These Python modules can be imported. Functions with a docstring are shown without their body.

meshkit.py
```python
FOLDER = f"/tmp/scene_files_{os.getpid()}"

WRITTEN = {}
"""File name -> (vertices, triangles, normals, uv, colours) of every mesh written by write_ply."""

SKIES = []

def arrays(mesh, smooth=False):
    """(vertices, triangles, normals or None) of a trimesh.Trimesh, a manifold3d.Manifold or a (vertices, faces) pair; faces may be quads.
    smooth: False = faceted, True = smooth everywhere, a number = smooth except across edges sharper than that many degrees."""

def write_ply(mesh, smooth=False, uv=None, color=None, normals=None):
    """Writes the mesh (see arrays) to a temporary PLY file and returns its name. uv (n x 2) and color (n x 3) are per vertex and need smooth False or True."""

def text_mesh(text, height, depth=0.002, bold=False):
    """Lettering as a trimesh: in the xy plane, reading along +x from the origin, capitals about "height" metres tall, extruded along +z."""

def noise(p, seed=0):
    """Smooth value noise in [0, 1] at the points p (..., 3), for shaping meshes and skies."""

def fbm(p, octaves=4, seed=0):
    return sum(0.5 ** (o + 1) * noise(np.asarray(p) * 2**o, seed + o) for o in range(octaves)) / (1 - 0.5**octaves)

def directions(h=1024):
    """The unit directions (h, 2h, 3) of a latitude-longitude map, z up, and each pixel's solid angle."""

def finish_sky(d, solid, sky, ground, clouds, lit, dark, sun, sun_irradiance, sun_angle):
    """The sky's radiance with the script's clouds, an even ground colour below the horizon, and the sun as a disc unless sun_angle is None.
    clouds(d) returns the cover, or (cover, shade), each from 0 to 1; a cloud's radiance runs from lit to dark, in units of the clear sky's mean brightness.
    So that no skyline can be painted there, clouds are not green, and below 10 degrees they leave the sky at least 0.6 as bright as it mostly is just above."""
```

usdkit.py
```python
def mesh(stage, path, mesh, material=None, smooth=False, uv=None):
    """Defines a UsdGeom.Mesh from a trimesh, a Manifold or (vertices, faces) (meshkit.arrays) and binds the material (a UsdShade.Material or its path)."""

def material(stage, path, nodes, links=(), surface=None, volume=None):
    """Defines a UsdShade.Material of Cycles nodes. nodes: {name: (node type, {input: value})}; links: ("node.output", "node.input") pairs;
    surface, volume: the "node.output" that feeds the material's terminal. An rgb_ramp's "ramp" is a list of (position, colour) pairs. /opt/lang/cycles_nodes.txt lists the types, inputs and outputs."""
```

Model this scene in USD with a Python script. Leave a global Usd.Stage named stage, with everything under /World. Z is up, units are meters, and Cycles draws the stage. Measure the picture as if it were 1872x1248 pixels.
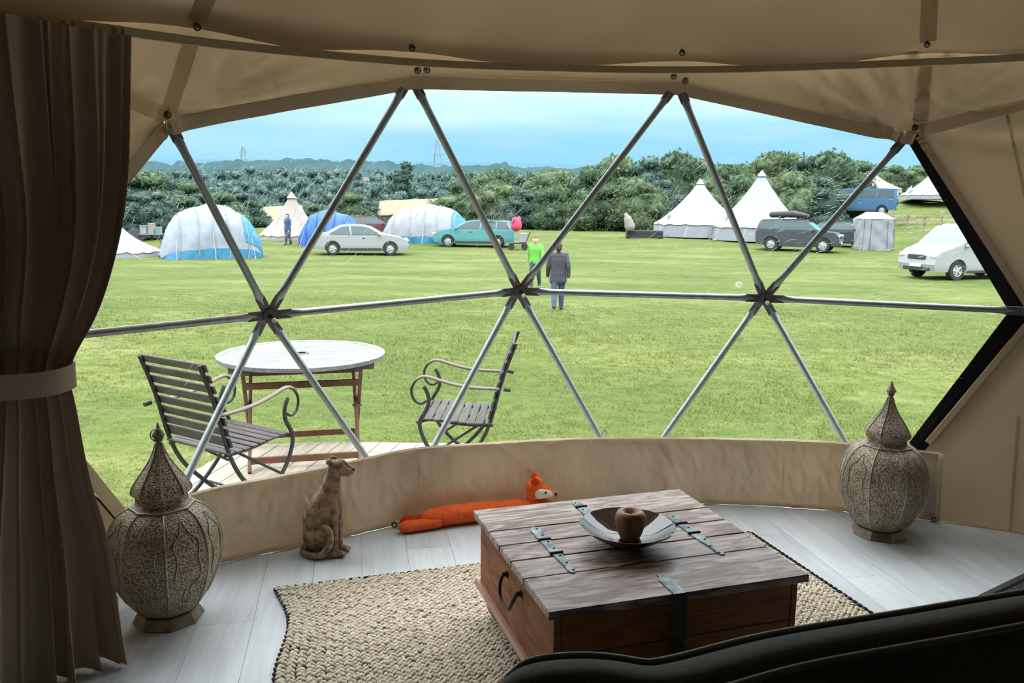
import math, random
import numpy as np, trimesh
import manifold3d as m3
import usdkit, meshkit
from shapely.geometry import Polygon, box as sbox
from scipy.interpolate import CubicSpline
from pxr import Usd, UsdGeom, UsdLux, UsdShade, Gf, Sdf, Vt

stage = Usd.Stage.CreateInMemory()
UsdGeom.SetStageUpAxis(stage, 'Z')
UsdGeom.SetStageMetersPerUnit(stage, 1.0)
UsdGeom.Xform.Define(stage, '/World')
UsdGeom.Scope.Define(stage, '/World/Looks')
V = np.array
PI = math.pi

# ------------------------------------------------------------------ camera, sky, exposure
F, PITCH, ROLL, EYE = 1500.0, math.atan((624 - 378) / 1500), 0.0125, 1.565
CP, SP, CR, SR = math.cos(PITCH), math.sin(PITCH), math.cos(ROLL), math.sin(ROLL)
camera = UsdGeom.Camera.Define(stage, '/World/camera')
camera.CreateHorizontalApertureAttr(36.0)
camera.CreateFocalLengthAttr(36.0 * F / 1872)
camera.CreateClippingRangeAttr((0.05, 20000.0))
camera.CreateExposureAttr(0.80)
_r, _u, _b = V([1, 0, 0.]), V([0, SP, CP]), V([0, -CP, SP])
_x, _y = CR * _r + SR * _u, -SR * _r + CR * _u
camera.AddTransformOp().Set(Gf.Matrix4d(*[float(q) for q in (*_x, 0, *_y, 0, *_b, 0, 0, 0, EYE, 1)]))

usdkit.material(stage, '/World/Looks/sky', {
    'g': ('texture_coordinate', {}), 's': ('separate_xyz', {}),
    'grad': ('rgb_ramp', {'ramp': [(0, (.06, .09, .035)), (.498, (.06, .09, .035)), (.502, (.20, .40, .52)), (.526, (.185, .42, .56)), (.541, (.17, .41, .565)), (.558, (.30, .53, .62)), (.575, (.47, .62, .66)),
                                   (.61, (.56, .66, .72)), (.66, (.90, .98, 1.04)), (.75, (1.5, 1.58, 1.62)), (1, (2.3, 2.35, 2.4))]}),
    'half': ('math', {'math_type': 'multiply_add', 'value2': .5, 'value3': .5}),
    'm': ('mapping', {'scale': (1.3, 1.3, 9.0)}), 'n': ('noise_texture', {'scale': 1.6, 'detail': 4., 'roughness': .5}),
    'nr': ('rgb_ramp', {'ramp': [(.42, (0, 0, 0)), (.68, (1, 1, 1))]}),
    'f': ('math', {'math_type': 'multiply', 'value2': .7}), 'f2': ('math', {'math_type': 'multiply'}),
    'up': ('rgb_ramp', {'ramp': [(.525, (.25, .25, .25)), (.56, (1, 1, 1)), (.62, (1, 1, 1)), (.66, (0, 0, 0))]}),
    'mix': ('mix', {'color2': (.56, .66, .69)}), 'bg': ('background_shader', {'strength': 1.05})},
    [('g.generated', 's.vector'), ('s.z', 'half.value1'), ('half.value', 'grad.fac'), ('half.value', 'up.fac'), ('g.generated', 'm.vector'), ('m.vector', 'n.vector'),
     ('n.fac', 'nr.fac'), ('nr.color', 'f.value1'), ('f.value', 'f2.value1'), ('up.color', 'f2.value2'), ('f2.value', 'mix.fac'), ('grad.color', 'mix.color1'), ('mix.color', 'bg.color')], surface='bg.background')
sky = UsdLux.DomeLight.Define(stage, '/World/sky_light')
UsdShade.MaterialBindingAPI.Apply(sky.GetPrim()).Bind(UsdShade.Material.Get(stage, '/World/Looks/sky'))


# ------------------------------------------------------------------ measuring: a sight line of the photograph met with a real surface
CAM = V([0, 0, EYE])
DC, DR = V([.946, .848, .625]), 3.46            # the dome: a sphere, its base on the floor


def ray(x, y):
    u, v = x - 936, y - 624
    u, v = u * CR + v * SR, -u * SR + v * CR
    return V([u / F, CP - v / F * SP, -SP - v / F * CP])


def on_z(x, y, z=0.0):
    d = ray(x, y)
    return CAM + d * ((z - EYE) / d[2])


def on_y(x, y, Y):
    d = ray(x, y)
    return CAM + d * (Y / d[1])


def on_dome(x, y, dr=0.0):
    d, o = ray(x, y), CAM - DC
    a, b, c = d @ d, 2 * o @ d, o @ o - (DR + dr) ** 2
    return CAM + d * ((-b + math.sqrt(b * b - 4 * a * c)) / (2 * a))


def ss(a, b, x):
    t = np.clip((np.asarray(x, float) - a) / (b - a), 0, 1)
    return t * t * (3 - 2 * t)


def ground_z(x, y):
    x, y = np.asarray(x, float), np.asarray(y, float)
    return -.8 + .6 * ss(38, 60, y) + 3.6 * ss(22, 34, x) * ss(50, 82, y) - .9 * ss(62, 110, y) * (1 - ss(10, 26, x))


def on_ground(x, y):
    d = ray(x, y)
    t = np.linspace(4, 140, 4000) / d[1]
    p = CAM + d * t[:, None]
    k = np.argmax(p[:, 2] < ground_z(p[:, 0], p[:, 1]))
    return p[k]


def stand(x, Y):
    """the point of the field at distance Y on the sight line of column x"""
    d = ray(x, 400)
    X = d[0] / d[1] * Y
    return V([X, Y, float(ground_z(X, Y))])


# ------------------------------------------------------------------ objects
taken = {}


def free(parent, name):
    k = taken.get((parent, name), -1) + 1
    taken[(parent, name)] = k
    return f'{parent}/{name}' + (f'_{k:03d}' if k else '')


def keys(prim, **kw):
    for k, v in kw.items():
        if v:
            prim.SetCustomDataByKey(k, v)


def thing(name, label, category, loc=(0, 0, 0), rz=0.0, group=None, kind=None):
    x = UsdGeom.Xform.Define(stage, free('/World', name))
    x.AddTranslateOp().Set(Gf.Vec3d(*map(float, loc)))
    if rz:
        x.AddRotateZOp().Set(math.degrees(rz))
    keys(x.GetPrim(), label=label, category=category, group=group, kind=kind)
    return str(x.GetPath())


def part(parent, name, mesh, material, smooth=35, label=None, kind=None):
    m = usdkit.mesh(stage, free(parent, name), mesh, M[material], smooth=smooth)
    keys(m.GetPrim(), label=label, kind=kind)
    return str(m.GetPath())


def whole(name, mesh, material, label, category, smooth=35, group=None, kind=None):
    m = usdkit.mesh(stage, free('/World', name), mesh, M[material], smooth=smooth)
    keys(m.GetPrim(), label=label, category=category, group=group, kind=kind)
    return str(m.GetPath())


def copy(src, loc, rz=0.0, scale=1.0, label=None, group=None):
    was = stage.GetPrimAtPath(src)
    name = was.GetName()
    x = UsdGeom.Xform.Define(stage, free('/World', name.rstrip('0123456789').rstrip('_') if name[-3:].isdigit() else name))
    x.GetPrim().GetReferences().AddInternalReference(src)
    x.ClearXformOpOrder()
    x.AddTranslateOp().Set(Gf.Vec3d(*map(float, loc)))
    x.AddRotateZOp().Set(math.degrees(rz))
    s = (scale,) * 3 if np.ndim(scale) == 0 else scale
    x.AddScaleOp().Set(Gf.Vec3f(*map(float, s)))
    x.GetPrim().SetInstanceable(True)
    keys(x.GetPrim(), label=label or was.GetCustomDataByKey('label'), category=was.GetCustomDataByKey('category'), group=group or was.GetCustomDataByKey('group'))
    return str(x.GetPath())


# ------------------------------------------------------------------ mesh building
def tm(m):
    if hasattr(m, 'to_mesh'):
        q = m.to_mesh()
        return trimesh.Trimesh(np.array(q.vert_properties[:, :3]), np.array(q.tri_verts), process=False)
    return m


def cat(*ms):
    out = []
    for m in ms:
        out += [tm(q) for q in m] if isinstance(m, (list, tuple)) else [tm(m)]
    return trimesh.util.concatenate(out)


def RZ(a): return trimesh.transformations.rotation_matrix(a, [0, 0, 1])
def RX(a): return trimesh.transformations.rotation_matrix(a, [1, 0, 0])
def RY(a): return trimesh.transformations.rotation_matrix(a, [0, 1, 0])


def mv(m, loc=(0, 0, 0), *rots):
    m = tm(m).copy()
    for R in rots:
        m.apply_transform(R)
    m.apply_translation(loc)
    return m


def cbox(sx, sy, sz, b=.004, c=(0, 0, 0)):
    h = V([sx, sy, sz]) / 2
    b = min(b, *(h * .9))
    p = []
    for s in np.ndindex(2, 2, 2):
        s = V(s) * 2 - 1
        for k in range(3):
            q = h - b
            q[k] = h[k]
            p.append(s * q)
    m = trimesh.convex.convex_hull(V(p))
    m.apply_translation(c)
    return m


def span(a, b, w, t, bevel=.003, up=(0, 0, 1)):
    """a bar of section w x t from a to b; w lies across 'up'"""
    a, b = V(a, float), V(b, float)
    L = np.linalg.norm(b - a)
    z = (b - a) / L
    x = np.cross(up, z)
    if np.linalg.norm(x) < 1e-6:
        x = np.cross([1, 0, 0], z)
    x /= np.linalg.norm(x)
    T = np.eye(4)
    T[:3, 0], T[:3, 1], T[:3, 2], T[:3, 3] = x, np.cross(z, x), z, (a + b) / 2
    m = cbox(w, t, L, bevel)
    m.apply_transform(T)
    return m


def smooth_path(pts, n=40, closed=False):
    p = V(pts, float)
    if closed:
        p = np.vstack([p, p[:1]])
    t = np.r_[0, np.cumsum(np.linalg.norm(np.diff(p, axis=0), axis=1) + 1e-9)]
    c = CubicSpline(t, p, bc_type='periodic' if closed else 'natural')
    return c(np.linspace(0, t[-1], n))


def tube(pts, r, n=8, flat=None, up=None):
    """a swept tube with capped ends; flat=(a, b): elliptical/flat-bar section, a across 'up', b along it"""
    p = V(pts, float)
    t = np.gradient(p, axis=0)
    t /= np.linalg.norm(t, axis=1, keepdims=True) + 1e-12
    ref = V(up if up is not None else ([0, 0, 1] if abs(t[0, 2]) < .9 else [1, 0, 0]), float)
    A = np.zeros_like(p)
    a = np.cross(ref, t[0])
    a /= np.linalg.norm(a) + 1e-12
    for i in range(len(p)):
        if up is not None:
            a = np.cross(ref, t[i])
        else:
            a = a - t[i] * (a @ t[i])
        a = a / (np.linalg.norm(a) + 1e-12)
        A[i] = a
    B = np.cross(t, A)
    ang = np.arange(n) * 2 * PI / n + PI / n
    ca, sa = np.cos(ang), np.sin(ang)
    if flat is not None:
        if n == 4:
            ca, sa = np.sign(ca), np.sign(sa)
        ra, rb = flat
    else:
        ra = rb = 1.0
    rr = np.broadcast_to(np.asarray(r, float), (len(p),))
    v = p[:, None] + rr[:, None, None] * (ra * ca[None, :, None] * A[:, None] + rb * sa[None, :, None] * B[:, None])
    N = len(p)
    f = []
    for i in range(N - 1):
        for j in range(n):
            k = (j + 1) % n
            f += [[i * n + j, i * n + k, (i + 1) * n + k], [i * n + j, (i + 1) * n + k, (i + 1) * n + j]]
    v = np.vstack([v.reshape(-1, 3), p[0], p[-1]])
    for j in range(n):
        k = (j + 1) % n
        f += [[N * n, k, j], [N * n + 1, (N - 1) * n + j, (N - 1) * n + k]]
    m = trimesh.Trimesh(v, V(f), process=False)
    return m


def rod(a, b, r, n=8, r2=None):
    return tube([a, b], [r, r if r2 is None else r2], n)


def lathe(prof, n=24, phase=0.0):
    p = V([(max(r, 1e-4), z) for r, z in prof], float)
    a = np.arange(n) * 2 * PI / n + phase
    v = np.stack([p[:, None, 0] * np.cos(a), p[:, None, 0] * np.sin(a), np.broadcast_to(p[:, None, 1], (len(p), n))], -1).reshape(-1, 3)
    f = []
    for i in range(len(p) - 1):
        for j in range(n):
            k = (j + 1) % n
            f += [[i * n + j, i * n + k, (i + 1) * n + k], [i * n + j, (i + 1) * n + k, (i + 1) * n + j]]
    return trimesh.Trimesh(v, V(f), process=False)


def extr(pts, h):
    return trimesh.creation.extrude_polygon(pts if hasattr(pts, 'exterior') else Polygon(pts), h, engine='earcut')


def side_extr(pts, y0, y1):
    """a polygon in x, z extruded along y"""
    m = extr(pts, y1 - y0)
    v = V(m.vertices)
    m.vertices = np.stack([v[:, 0], y1 - v[:, 2], v[:, 1]], 1)
    return m


def ball(c, r, sub=2):
    m = trimesh.creation.icosphere(sub)
    m.apply_scale(r)
    m.apply_translation(c)
    return m


def grid(P):
    """a quad surface from points P[i, j]"""
    a, b = P.shape[:2]
    i, j = np.meshgrid(np.arange(a - 1), np.arange(b - 1), indexing='ij')
    q = np.stack([i * b + j, (i + 1) * b + j, (i + 1) * b + j + 1, i * b + j + 1], -1).reshape(-1, 4)
    return trimesh.Trimesh(P.reshape(-1, 3), np.vstack([q[:, [0, 1, 2]], q[:, [0, 2, 3]]]), process=False)


def slab(P, nrm, t):
    """a surface with thickness t along nrm (closed)"""
    a, b = P.shape[:2]
    top, bot = grid(P), grid(P - nrm * t)
    bot.faces = bot.faces[:, ::-1]
    ed = [(i, 0) for i in range(a)] + [(a - 1, j) for j in range(1, b)] + [(i, b - 1) for i in range(a - 2, -1, -1)] + [(0, j) for j in range(b - 2, 0, -1)]
    n = a * b
    f = []
    for k in range(len(ed)):
        p, q = ed[k], ed[(k + 1) % len(ed)]
        p, q = p[0] * b + p[1], q[0] * b + q[1]
        f += [[p, p + n, q], [q, p + n, q + n]]
    return trimesh.Trimesh(np.vstack([top.vertices, bot.vertices]), np.vstack([top.faces, bot.faces + n, V(f)]), process=False)


def sph(p, r, n=14):
    q = trimesh.creation.icosphere(1 if n < 14 else 2)
    return V(q.vertices) * r + V(p)


def flesh(bones, edge=.03, it=12):
    """one continuous body: hulls of spheres at the joints, united, refined and smoothed"""
    parts = [m3.Manifold.hull_points(np.vstack([sph(p, r) for p, r in b])) for b in bones]
    m = m3.Manifold.batch_boolean(parts, m3.OpType.Add)
    t = tm(m.refine_to_length(edge))
    t.merge_vertices()
    trimesh.smoothing.filter_taubin(t, iterations=it)
    return t


def jitter(m, amp, freq, seed=0):
    m = m.copy()
    v = V(m.vertices)
    n = np.stack([meshkit.fbm(v * freq + k * 17.3, 3, seed + k) for k in range(3)], 1) - .5
    m.vertices = v + n * amp * 2
    return m


# ------------------------------------------------------------------ materials
M = {}


def mat(name, col, col2=None, scale=6., detail=4., rough=.6, metal=0., spec=.5, bump=0., bscale=None, stretch=(1, 1, 1), dist=0., at=(.35, .65), rand=0., coord='object', **kw):
    col2 = col if col2 is None else col2
    nodes = {'tc': ('texture_coordinate', {}), 'mp': ('mapping', {'scale': stretch}), 'n': ('noise_texture', {'scale': scale, 'detail': detail, 'distortion': dist, 'roughness': .6}),
             'r': ('rgb_ramp', {'ramp': [(at[0], col), (at[1], col2)]}), 'p': ('principled_bsdf', {'roughness': rough, 'metallic': metal, 'specular_ior_level': spec, **kw})}
    links = [(f'tc.{coord}', 'mp.vector'), ('mp.vector', 'n.vector'), ('n.fac', 'r.fac')]
    last = 'r.color'
    if rand:
        nodes |= {'oi': ('object_info', {}), 'mr': ('map_range', {'to_min': 1 - rand, 'to_max': 1 + rand}), 'hs': ('hsv', {})}
        links += [('oi.random', 'mr.value'), ('mr.result', 'hs.value'), (last, 'hs.color')]
        last = 'hs.color'
    links.append((last, 'p.base_color'))
    if bump:
        nodes |= {'n2': ('noise_texture', {'scale': bscale or scale * 4, 'detail': 3.}), 'b': ('bump', {'strength': bump, 'distance': .01})}
        links += [('mp.vector', 'n2.vector'), ('n2.fac', 'b.height'), ('b.normal', 'p.normal')]
    M[name] = usdkit.material(stage, '/World/Looks/' + name, nodes, links, surface='p.BSDF')


def canvas_mat(name, col, through, share, gloss=.035):
    M[name] = usdkit.material(stage, '/World/Looks/' + name, {
        'tc': ('texture_coordinate', {}), 'n': ('noise_texture', {'scale': 1.3, 'detail': 4.}), 'r': ('rgb_ramp', {'ramp': [(.3, V(col) * .9), (.7, V(col) * 1.06)]}),
        'r2': ('rgb_ramp', {'ramp': [(.3, V(through) * .9), (.7, V(through) * 1.06)]}),
        'w': ('noise_texture', {'scale': 260., 'detail': 1.}), 'b': ('bump', {'strength': .15, 'distance': .002}),
        'd': ('diffuse_bsdf', {'roughness': .5}), 't': ('translucent_bsdf', {}), 'm': ('mix_closure', {'fac': share}),
        'gl': ('glossy_bsdf', {'roughness': .42, 'color': (.8, .78, .7)}), 'm2': ('mix_closure', {'fac': gloss})},
        [('tc.object', 'n.vector'), ('tc.object', 'w.vector'), ('w.fac', 'b.height'), ('b.normal', 'd.normal'), ('n.fac', 'r.fac'), ('n.fac', 'r2.fac'), ('r.color', 'd.color'), ('r2.color', 't.color'),
         ('d.BSDF', 'm.closure1'), ('t.BSDF', 'm.closure2'), ('m.closure', 'm2.closure1'), ('gl.BSDF', 'm2.closure2')], surface='m2.closure')


canvas_mat('canvas', (.52, .40, .25), (.50, .36, .20), .04)
mat('lining', (.080, .066, .044), (.10, .083, .056), scale=3, rough=.9, spec=.1)  # dark opaque liner, added out of view to cut light from behind
canvas_mat('canvas_seam', (.60, .47, .31), (.93, .88, .80), .72)
canvas_mat('skirt_canvas', (.66, .56, .42), (.66, .55, .41), .26, .09)
canvas_mat('canvas_hem', (.58, .45, .29), (.52, .38, .21), .06)
M['pane'] = usdkit.material(stage, '/World/Looks/pane', {'t': ('transparent_bsdf', {'color': (.97, .98, .98)}), 'g': ('glossy_bsdf', {'roughness': .03}), 'f': ('fresnel', {'IOR': 1.25}), 'm': ('mix_closure', {})},
                            [('f.fac', 'm.fac'), ('t.BSDF', 'm.closure1'), ('g.BSDF', 'm.closure2')], surface='m.closure')
M['rain'] = usdkit.material(stage, '/World/Looks/rain', {'g': ('glass_bsdf', {'color': (1, 1, 1), 'IOR': 1.33, 'roughness': 0.})}, surface='g.BSDF')
mat('black_cloth', (.004, .004, .005), rough=.9, spec=.1)
mat('strut_metal', (.30, .34, .35), (.38, .42, .42), scale=20, rough=.38, metal=.75)
mat('hub_metal', (.10, .10, .095), (.15, .145, .135), scale=30, rough=.5, metal=.5)
mat('white_plastic', (.80, .79, .76), rough=.35)
mat('hook_metal', (.06, .05, .035), (.12, .1, .07), scale=60, rough=.4, metal=.6)
mat('rail_beige', (.50, .41, .26), (.58, .48, .32), scale=10, rough=.45)
for k, (a, b) in enumerate([((.46, .505, .53), (.565, .60, .62)), ((.50, .545, .565), (.60, .635, .655)), ((.42, .465, .485), (.53, .565, .585))]):
    mat(f'plank_{("pale", "white", "grey")[k]}', a, b, scale=4, stretch=(9, .55, 9), detail=7, rough=.36, spec=.5, dist=.9, rand=.05, bump=.08, bscale=14)
mat('jute', (.47, .39, .28), (.80, .73, .60), scale=60, detail=2, rough=.95, spec=.1, at=(.3, .7), bump=.6, bscale=300)
mat('jute_base', (.045, .034, .02), rough=1., spec=0.)
mat('jute_edge', (.035, .035, .03), rough=.95, spec=.1)
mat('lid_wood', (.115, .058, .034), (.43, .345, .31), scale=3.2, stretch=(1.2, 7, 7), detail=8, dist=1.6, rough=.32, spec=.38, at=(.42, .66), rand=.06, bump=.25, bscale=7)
mat('chest_wood', (.12, .036, .010), (.29, .108, .034), scale=3, stretch=(1, 1.4, 7), detail=7, dist=1.8, rough=.55, spec=.2, at=(.3, .72), rand=.06, bump=.15, bscale=9)
mat('chest_trim', (.22, .10, .055), (.34, .19, .125), scale=4, stretch=(6, 1, 6), rough=.35)
mat('old_iron', (.06, .085, .09), (.30, .38, .38), scale=22, detail=5, rough=.42, metal=.55, at=(.38, .7), bump=.3, bscale=60)
mat('dark_iron', (.014, .012, .011), (.03, .026, .022), scale=30, rough=.5, metal=.3)
mat('bowl_black', (.010, .008, .007), (.018, .014, .012), scale=8, rough=.05, ior=2.1)
mat('apple_wood', (.17, .07, .022), (.31, .145, .055), scale=7, stretch=(4, 4, 1), detail=6, dist=.8, rough=.36)
mat('statue', (.11, .062, .032), (.36, .235, .14), scale=34, detail=5, rough=.48, at=(.36, .6), bump=.7, bscale=60)
mat('statue_pale', (.26, .18, .11), (.36, .26, .16), scale=30, rough=.5)
mat('fox_orange', (.72, .105, .016), (.86, .15, .03), scale=40, rough=.8, spec=.2)
mat('fox_rust', (.55, .04, .008), (.62, .06, .014), scale=40, rough=.8, spec=.2)
mat('fox_cream', (.74, .70, .60), rough=.9, spec=.1)
mat('glossy_black', (.01, .01, .01), rough=.2)
canvas_mat('curtain', (.56, .45, .355), (.46, .355, .27), .25, .05)
canvas_mat('curtain_band', (.56, .45, .355), (.42, .32, .24), .15, .05)
mat('tape_white', (.42, .36, .25), (.52, .46, .34), scale=30, rough=.6)
mat('sofa', (.085, .088, .068), (.11, .113, .09), scale=60, rough=.75, spec=.25, bump=.2, bscale=300)
mat('sofa_piping', (.14, .145, .12), (.18, .185, .16), scale=60, rough=.5)
mat('mat_rubber', (.025, .028, .032), rough=.45)
mat('mat_pile', (.03, .03, .034), (.07, .07, .075), scale=120, rough=1., bump=1., bscale=200)


def lantern_mat():
    M['lantern_metal'] = usdkit.material(stage, '/World/Looks/lantern_metal', {
        'tc': ('texture_coordinate', {}), 'v': ('voronoi_texture', {'scale': 170., 'feature': 'f1'}), 'n': ('noise_texture', {'scale': 14., 'detail': 5.}),
        'rv': ('rgb_ramp', {'ramp': [(.15, (.68, .62, .52)), (.45, (.45, .39, .305)), (.70, (.17, .13, .095))]}), 'rn': ('rgb_ramp', {'ramp': [(.3, (.70, .62, .50)), (.7, (1.0, .97, .90))]}),
        'mx': ('mix', {'mix_type': 'multiply', 'fac': 1.}), 'b': ('bump', {'strength': .7, 'distance': .004, 'invert': True}), 'p': ('principled_bsdf', {'roughness': .45, 'metallic': .25})},
        [('tc.object', 'v.vector'), ('tc.object', 'n.vector'), ('v.distance', 'rv.fac'), ('n.fac', 'rn.fac'), ('rv.color', 'mx.color1'), ('rn.color', 'mx.color2'), ('mx.color', 'p.base_color'),
         ('v.distance', 'b.height'), ('b.normal', 'p.normal')], surface='p.BSDF')


lantern_mat()
mat('lantern_rib', (.30, .27, .22), (.46, .43, .36), scale=30, rough=.36, metal=.65)
mat('lantern_base', (.17, .145, .105), (.30, .27, .21), scale=16, rough=.4, metal=.6)
# outdoors
mat('deck_wood', (.24, .20, .15), (.33, .29, .225), scale=3, stretch=(9, 1, 9), detail=6, rough=.7, rand=.07, bump=.2, bscale=12)
mat('deck_frame', (.20, .165, .12), (.26, .22, .165), scale=4, rough=.75)
mat('table_top', (.07, .075, .08), (.145, .15, .155), scale=4, stretch=(1, 8, 8), detail=6, rough=.45, spec=.6, rand=.05)
mat('table_wood', (.075, .027, .012), (.13, .052, .024), scale=5, stretch=(4, 4, 1), rough=.5)
mat('table_edge', (.07, .055, .045), (.12, .10, .085), scale=8, rough=.6)
mat('chair_slat', (.020, .015, .0145), (.045, .036, .035), scale=6, stretch=(5, 1, 5), detail=5, rough=.5, spec=.5, rand=.1)
mat('chair_arm', (.08, .058, .050), (.115, .088, .075), scale=6, rough=.5)
mat('chair_iron', (.010, .012, .012), (.02, .022, .022), scale=20, rough=.45, metal=.2)
M['field'] = usdkit.material(stage, '/World/Looks/field', {
    'g': ('geometry', {}), 'm1': ('mapping', {'scale': (.22, .5, 1)}), 'n1': ('noise_texture', {'scale': 1.0, 'detail': 5., 'roughness': .6}),
    'm2': ('mapping', {'scale': (2.2, 4.4, 1)}), 'n2': ('noise_texture', {'scale': 1.0, 'detail': 5., 'roughness': .7}), 'n3': ('noise_texture', {'scale': 26., 'detail': 3.}),
    'r1': ('rgb_ramp', {'ramp': [(.34, (.058, .086, .021)), (.52, (.081, .108, .028)), (.68, (.124, .138, .048))]}),
    'r2': ('rgb_ramp', {'ramp': [(.36, (.66, .72, .55)), (.55, (1, 1, 1)), (.68, (1.22, 1.15, 1.1))]}),
    'r3': ('rgb_ramp', {'ramp': [(.3, (.7, .74, .6)), (.7, (1.2, 1.15, 1.05))]}),
    'x': ('mix', {'mix_type': 'multiply', 'fac': 1.}), 'x2': ('mix', {'mix_type': 'multiply', 'fac': .8}), 'b': ('bump', {'strength': .8, 'distance': .05}), 'p': ('principled_bsdf', {'roughness': .9, 'specular_ior_level': .12})},
    [('g.position', 'm1.vector'), ('m1.vector', 'n1.vector'), ('g.position', 'm2.vector'), ('m2.vector', 'n2.vector'), ('g.position', 'n3.vector'), ('n1.fac', 'r1.fac'), ('n2.fac', 'r2.fac'), ('n3.fac', 'r3.fac'),
     ('r1.color', 'x.color1'), ('r2.color', 'x.color2'), ('x.color', 'x2.color1'), ('r3.color', 'x2.color2'), ('x2.color', 'p.base_color'), ('n3.fac', 'b.height'), ('b.normal', 'p.normal')], surface='p.BSDF')


def leaf_mat(name, a, b, rand=.18):
    M[name] = usdkit.material(stage, '/World/Looks/' + name, {
        'tc': ('texture_coordinate', {}), 'n': ('noise_texture', {'scale': 1.6, 'detail': 4.}), 'r': ('rgb_ramp', {'ramp': [(.36, a), (.64, b)]}), 'oi': ('object_info', {}),
        'mr': ('map_range', {'to_min': 1 - rand, 'to_max': 1 + rand}), 'hs': ('hsv', {}), 'd': ('principled_bsdf', {'roughness': .7, 'specular_ior_level': .2}), 't': ('translucent_bsdf', {}), 'm': ('mix_closure', {'fac': .25})},
        [('tc.object', 'n.vector'), ('n.fac', 'r.fac'), ('oi.random', 'mr.value'), ('mr.result', 'hs.value'), ('r.color', 'hs.color'), ('hs.color', 'd.base_color'), ('hs.color', 't.color'), ('d.BSDF', 'm.closure1'), ('t.BSDF', 'm.closure2')], surface='m.closure')


leaf_mat('grass_blade', (.088, .122, .026), (.175, .182, .064), .15)
leaf_mat('leaf_green', (.040, .076, .042), (.080, .122, .064))
leaf_mat('leaf_light', (.054, .092, .046), (.104, .145, .070))
leaf_mat('leaf_dark', (.034, .068, .056), (.066, .108, .086))
leaf_mat('leaf_far', (.050, .094, .086), (.085, .138, .122))  # haze in front of the far trees is mixed into the leaf colour
mat('bark', (.06, .05, .04), (.1, .085, .07), scale=8, rough=.9)
mat('hill_wood', (.028, .056, .060), (.040, .072, .074), scale=.06, detail=6, rough=1., spec=0.)  # bluish cast of the distance haze put into the slope colour
mat('hill_blue', (.055, .112, .150), (.062, .122, .16), scale=.004, rough=1., spec=0.)  # blue of the aerial haze painted into the base colour
mat('straw', (.20, .135, .080), (.25, .18, .115), scale=.6, detail=5, rough=.95, spec=.1)
mat('tent_white', (.185, .198, .228), (.215, .228, .255), scale=2, rough=.75)
mat('tent_cream', (.19, .175, .155), (.225, .21, .19), scale=2, rough=.8)
mat('tent_grey', (.17, .185, .21), (.21, .225, .25), scale=2.5, rough=.7)
mat('tent_sky', (.15, .18, .225), (.20, .225, .26), scale=2.5, rough=.7)
mat('tent_blue', (.01, .115, .22), (.02, .155, .265), scale=3, rough=.6)
mat('tent_royal', (.006, .06, .28), (.014, .10, .34), scale=3, rough=.6)
mat('tent_navy', (.012, .04, .12), (.02, .06, .16), scale=3, rough=.7)
mat('paint_white', (.24, .255, .265), rough=.22, coat_weight=.6)
mat('paint_teal', (.06, .19, .205), (.075, .21, .225), rough=.25, coat_weight=.6)
mat('paint_dark', (.028, .032, .042), (.035, .04, .05), rough=.22, coat_weight=.7)
mat('paint_maroon', (.085, .016, .024), rough=.25, coat_weight=.6)
mat('paint_silver', (.42, .46, .48), rough=.3, metal=.3, coat_weight=.4)
mat('paint_blue', (.035, .085, .17), rough=.25, coat_weight=.6)
mat('car_glass', (.03, .05, .055), rough=.06, spec=.7)
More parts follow.
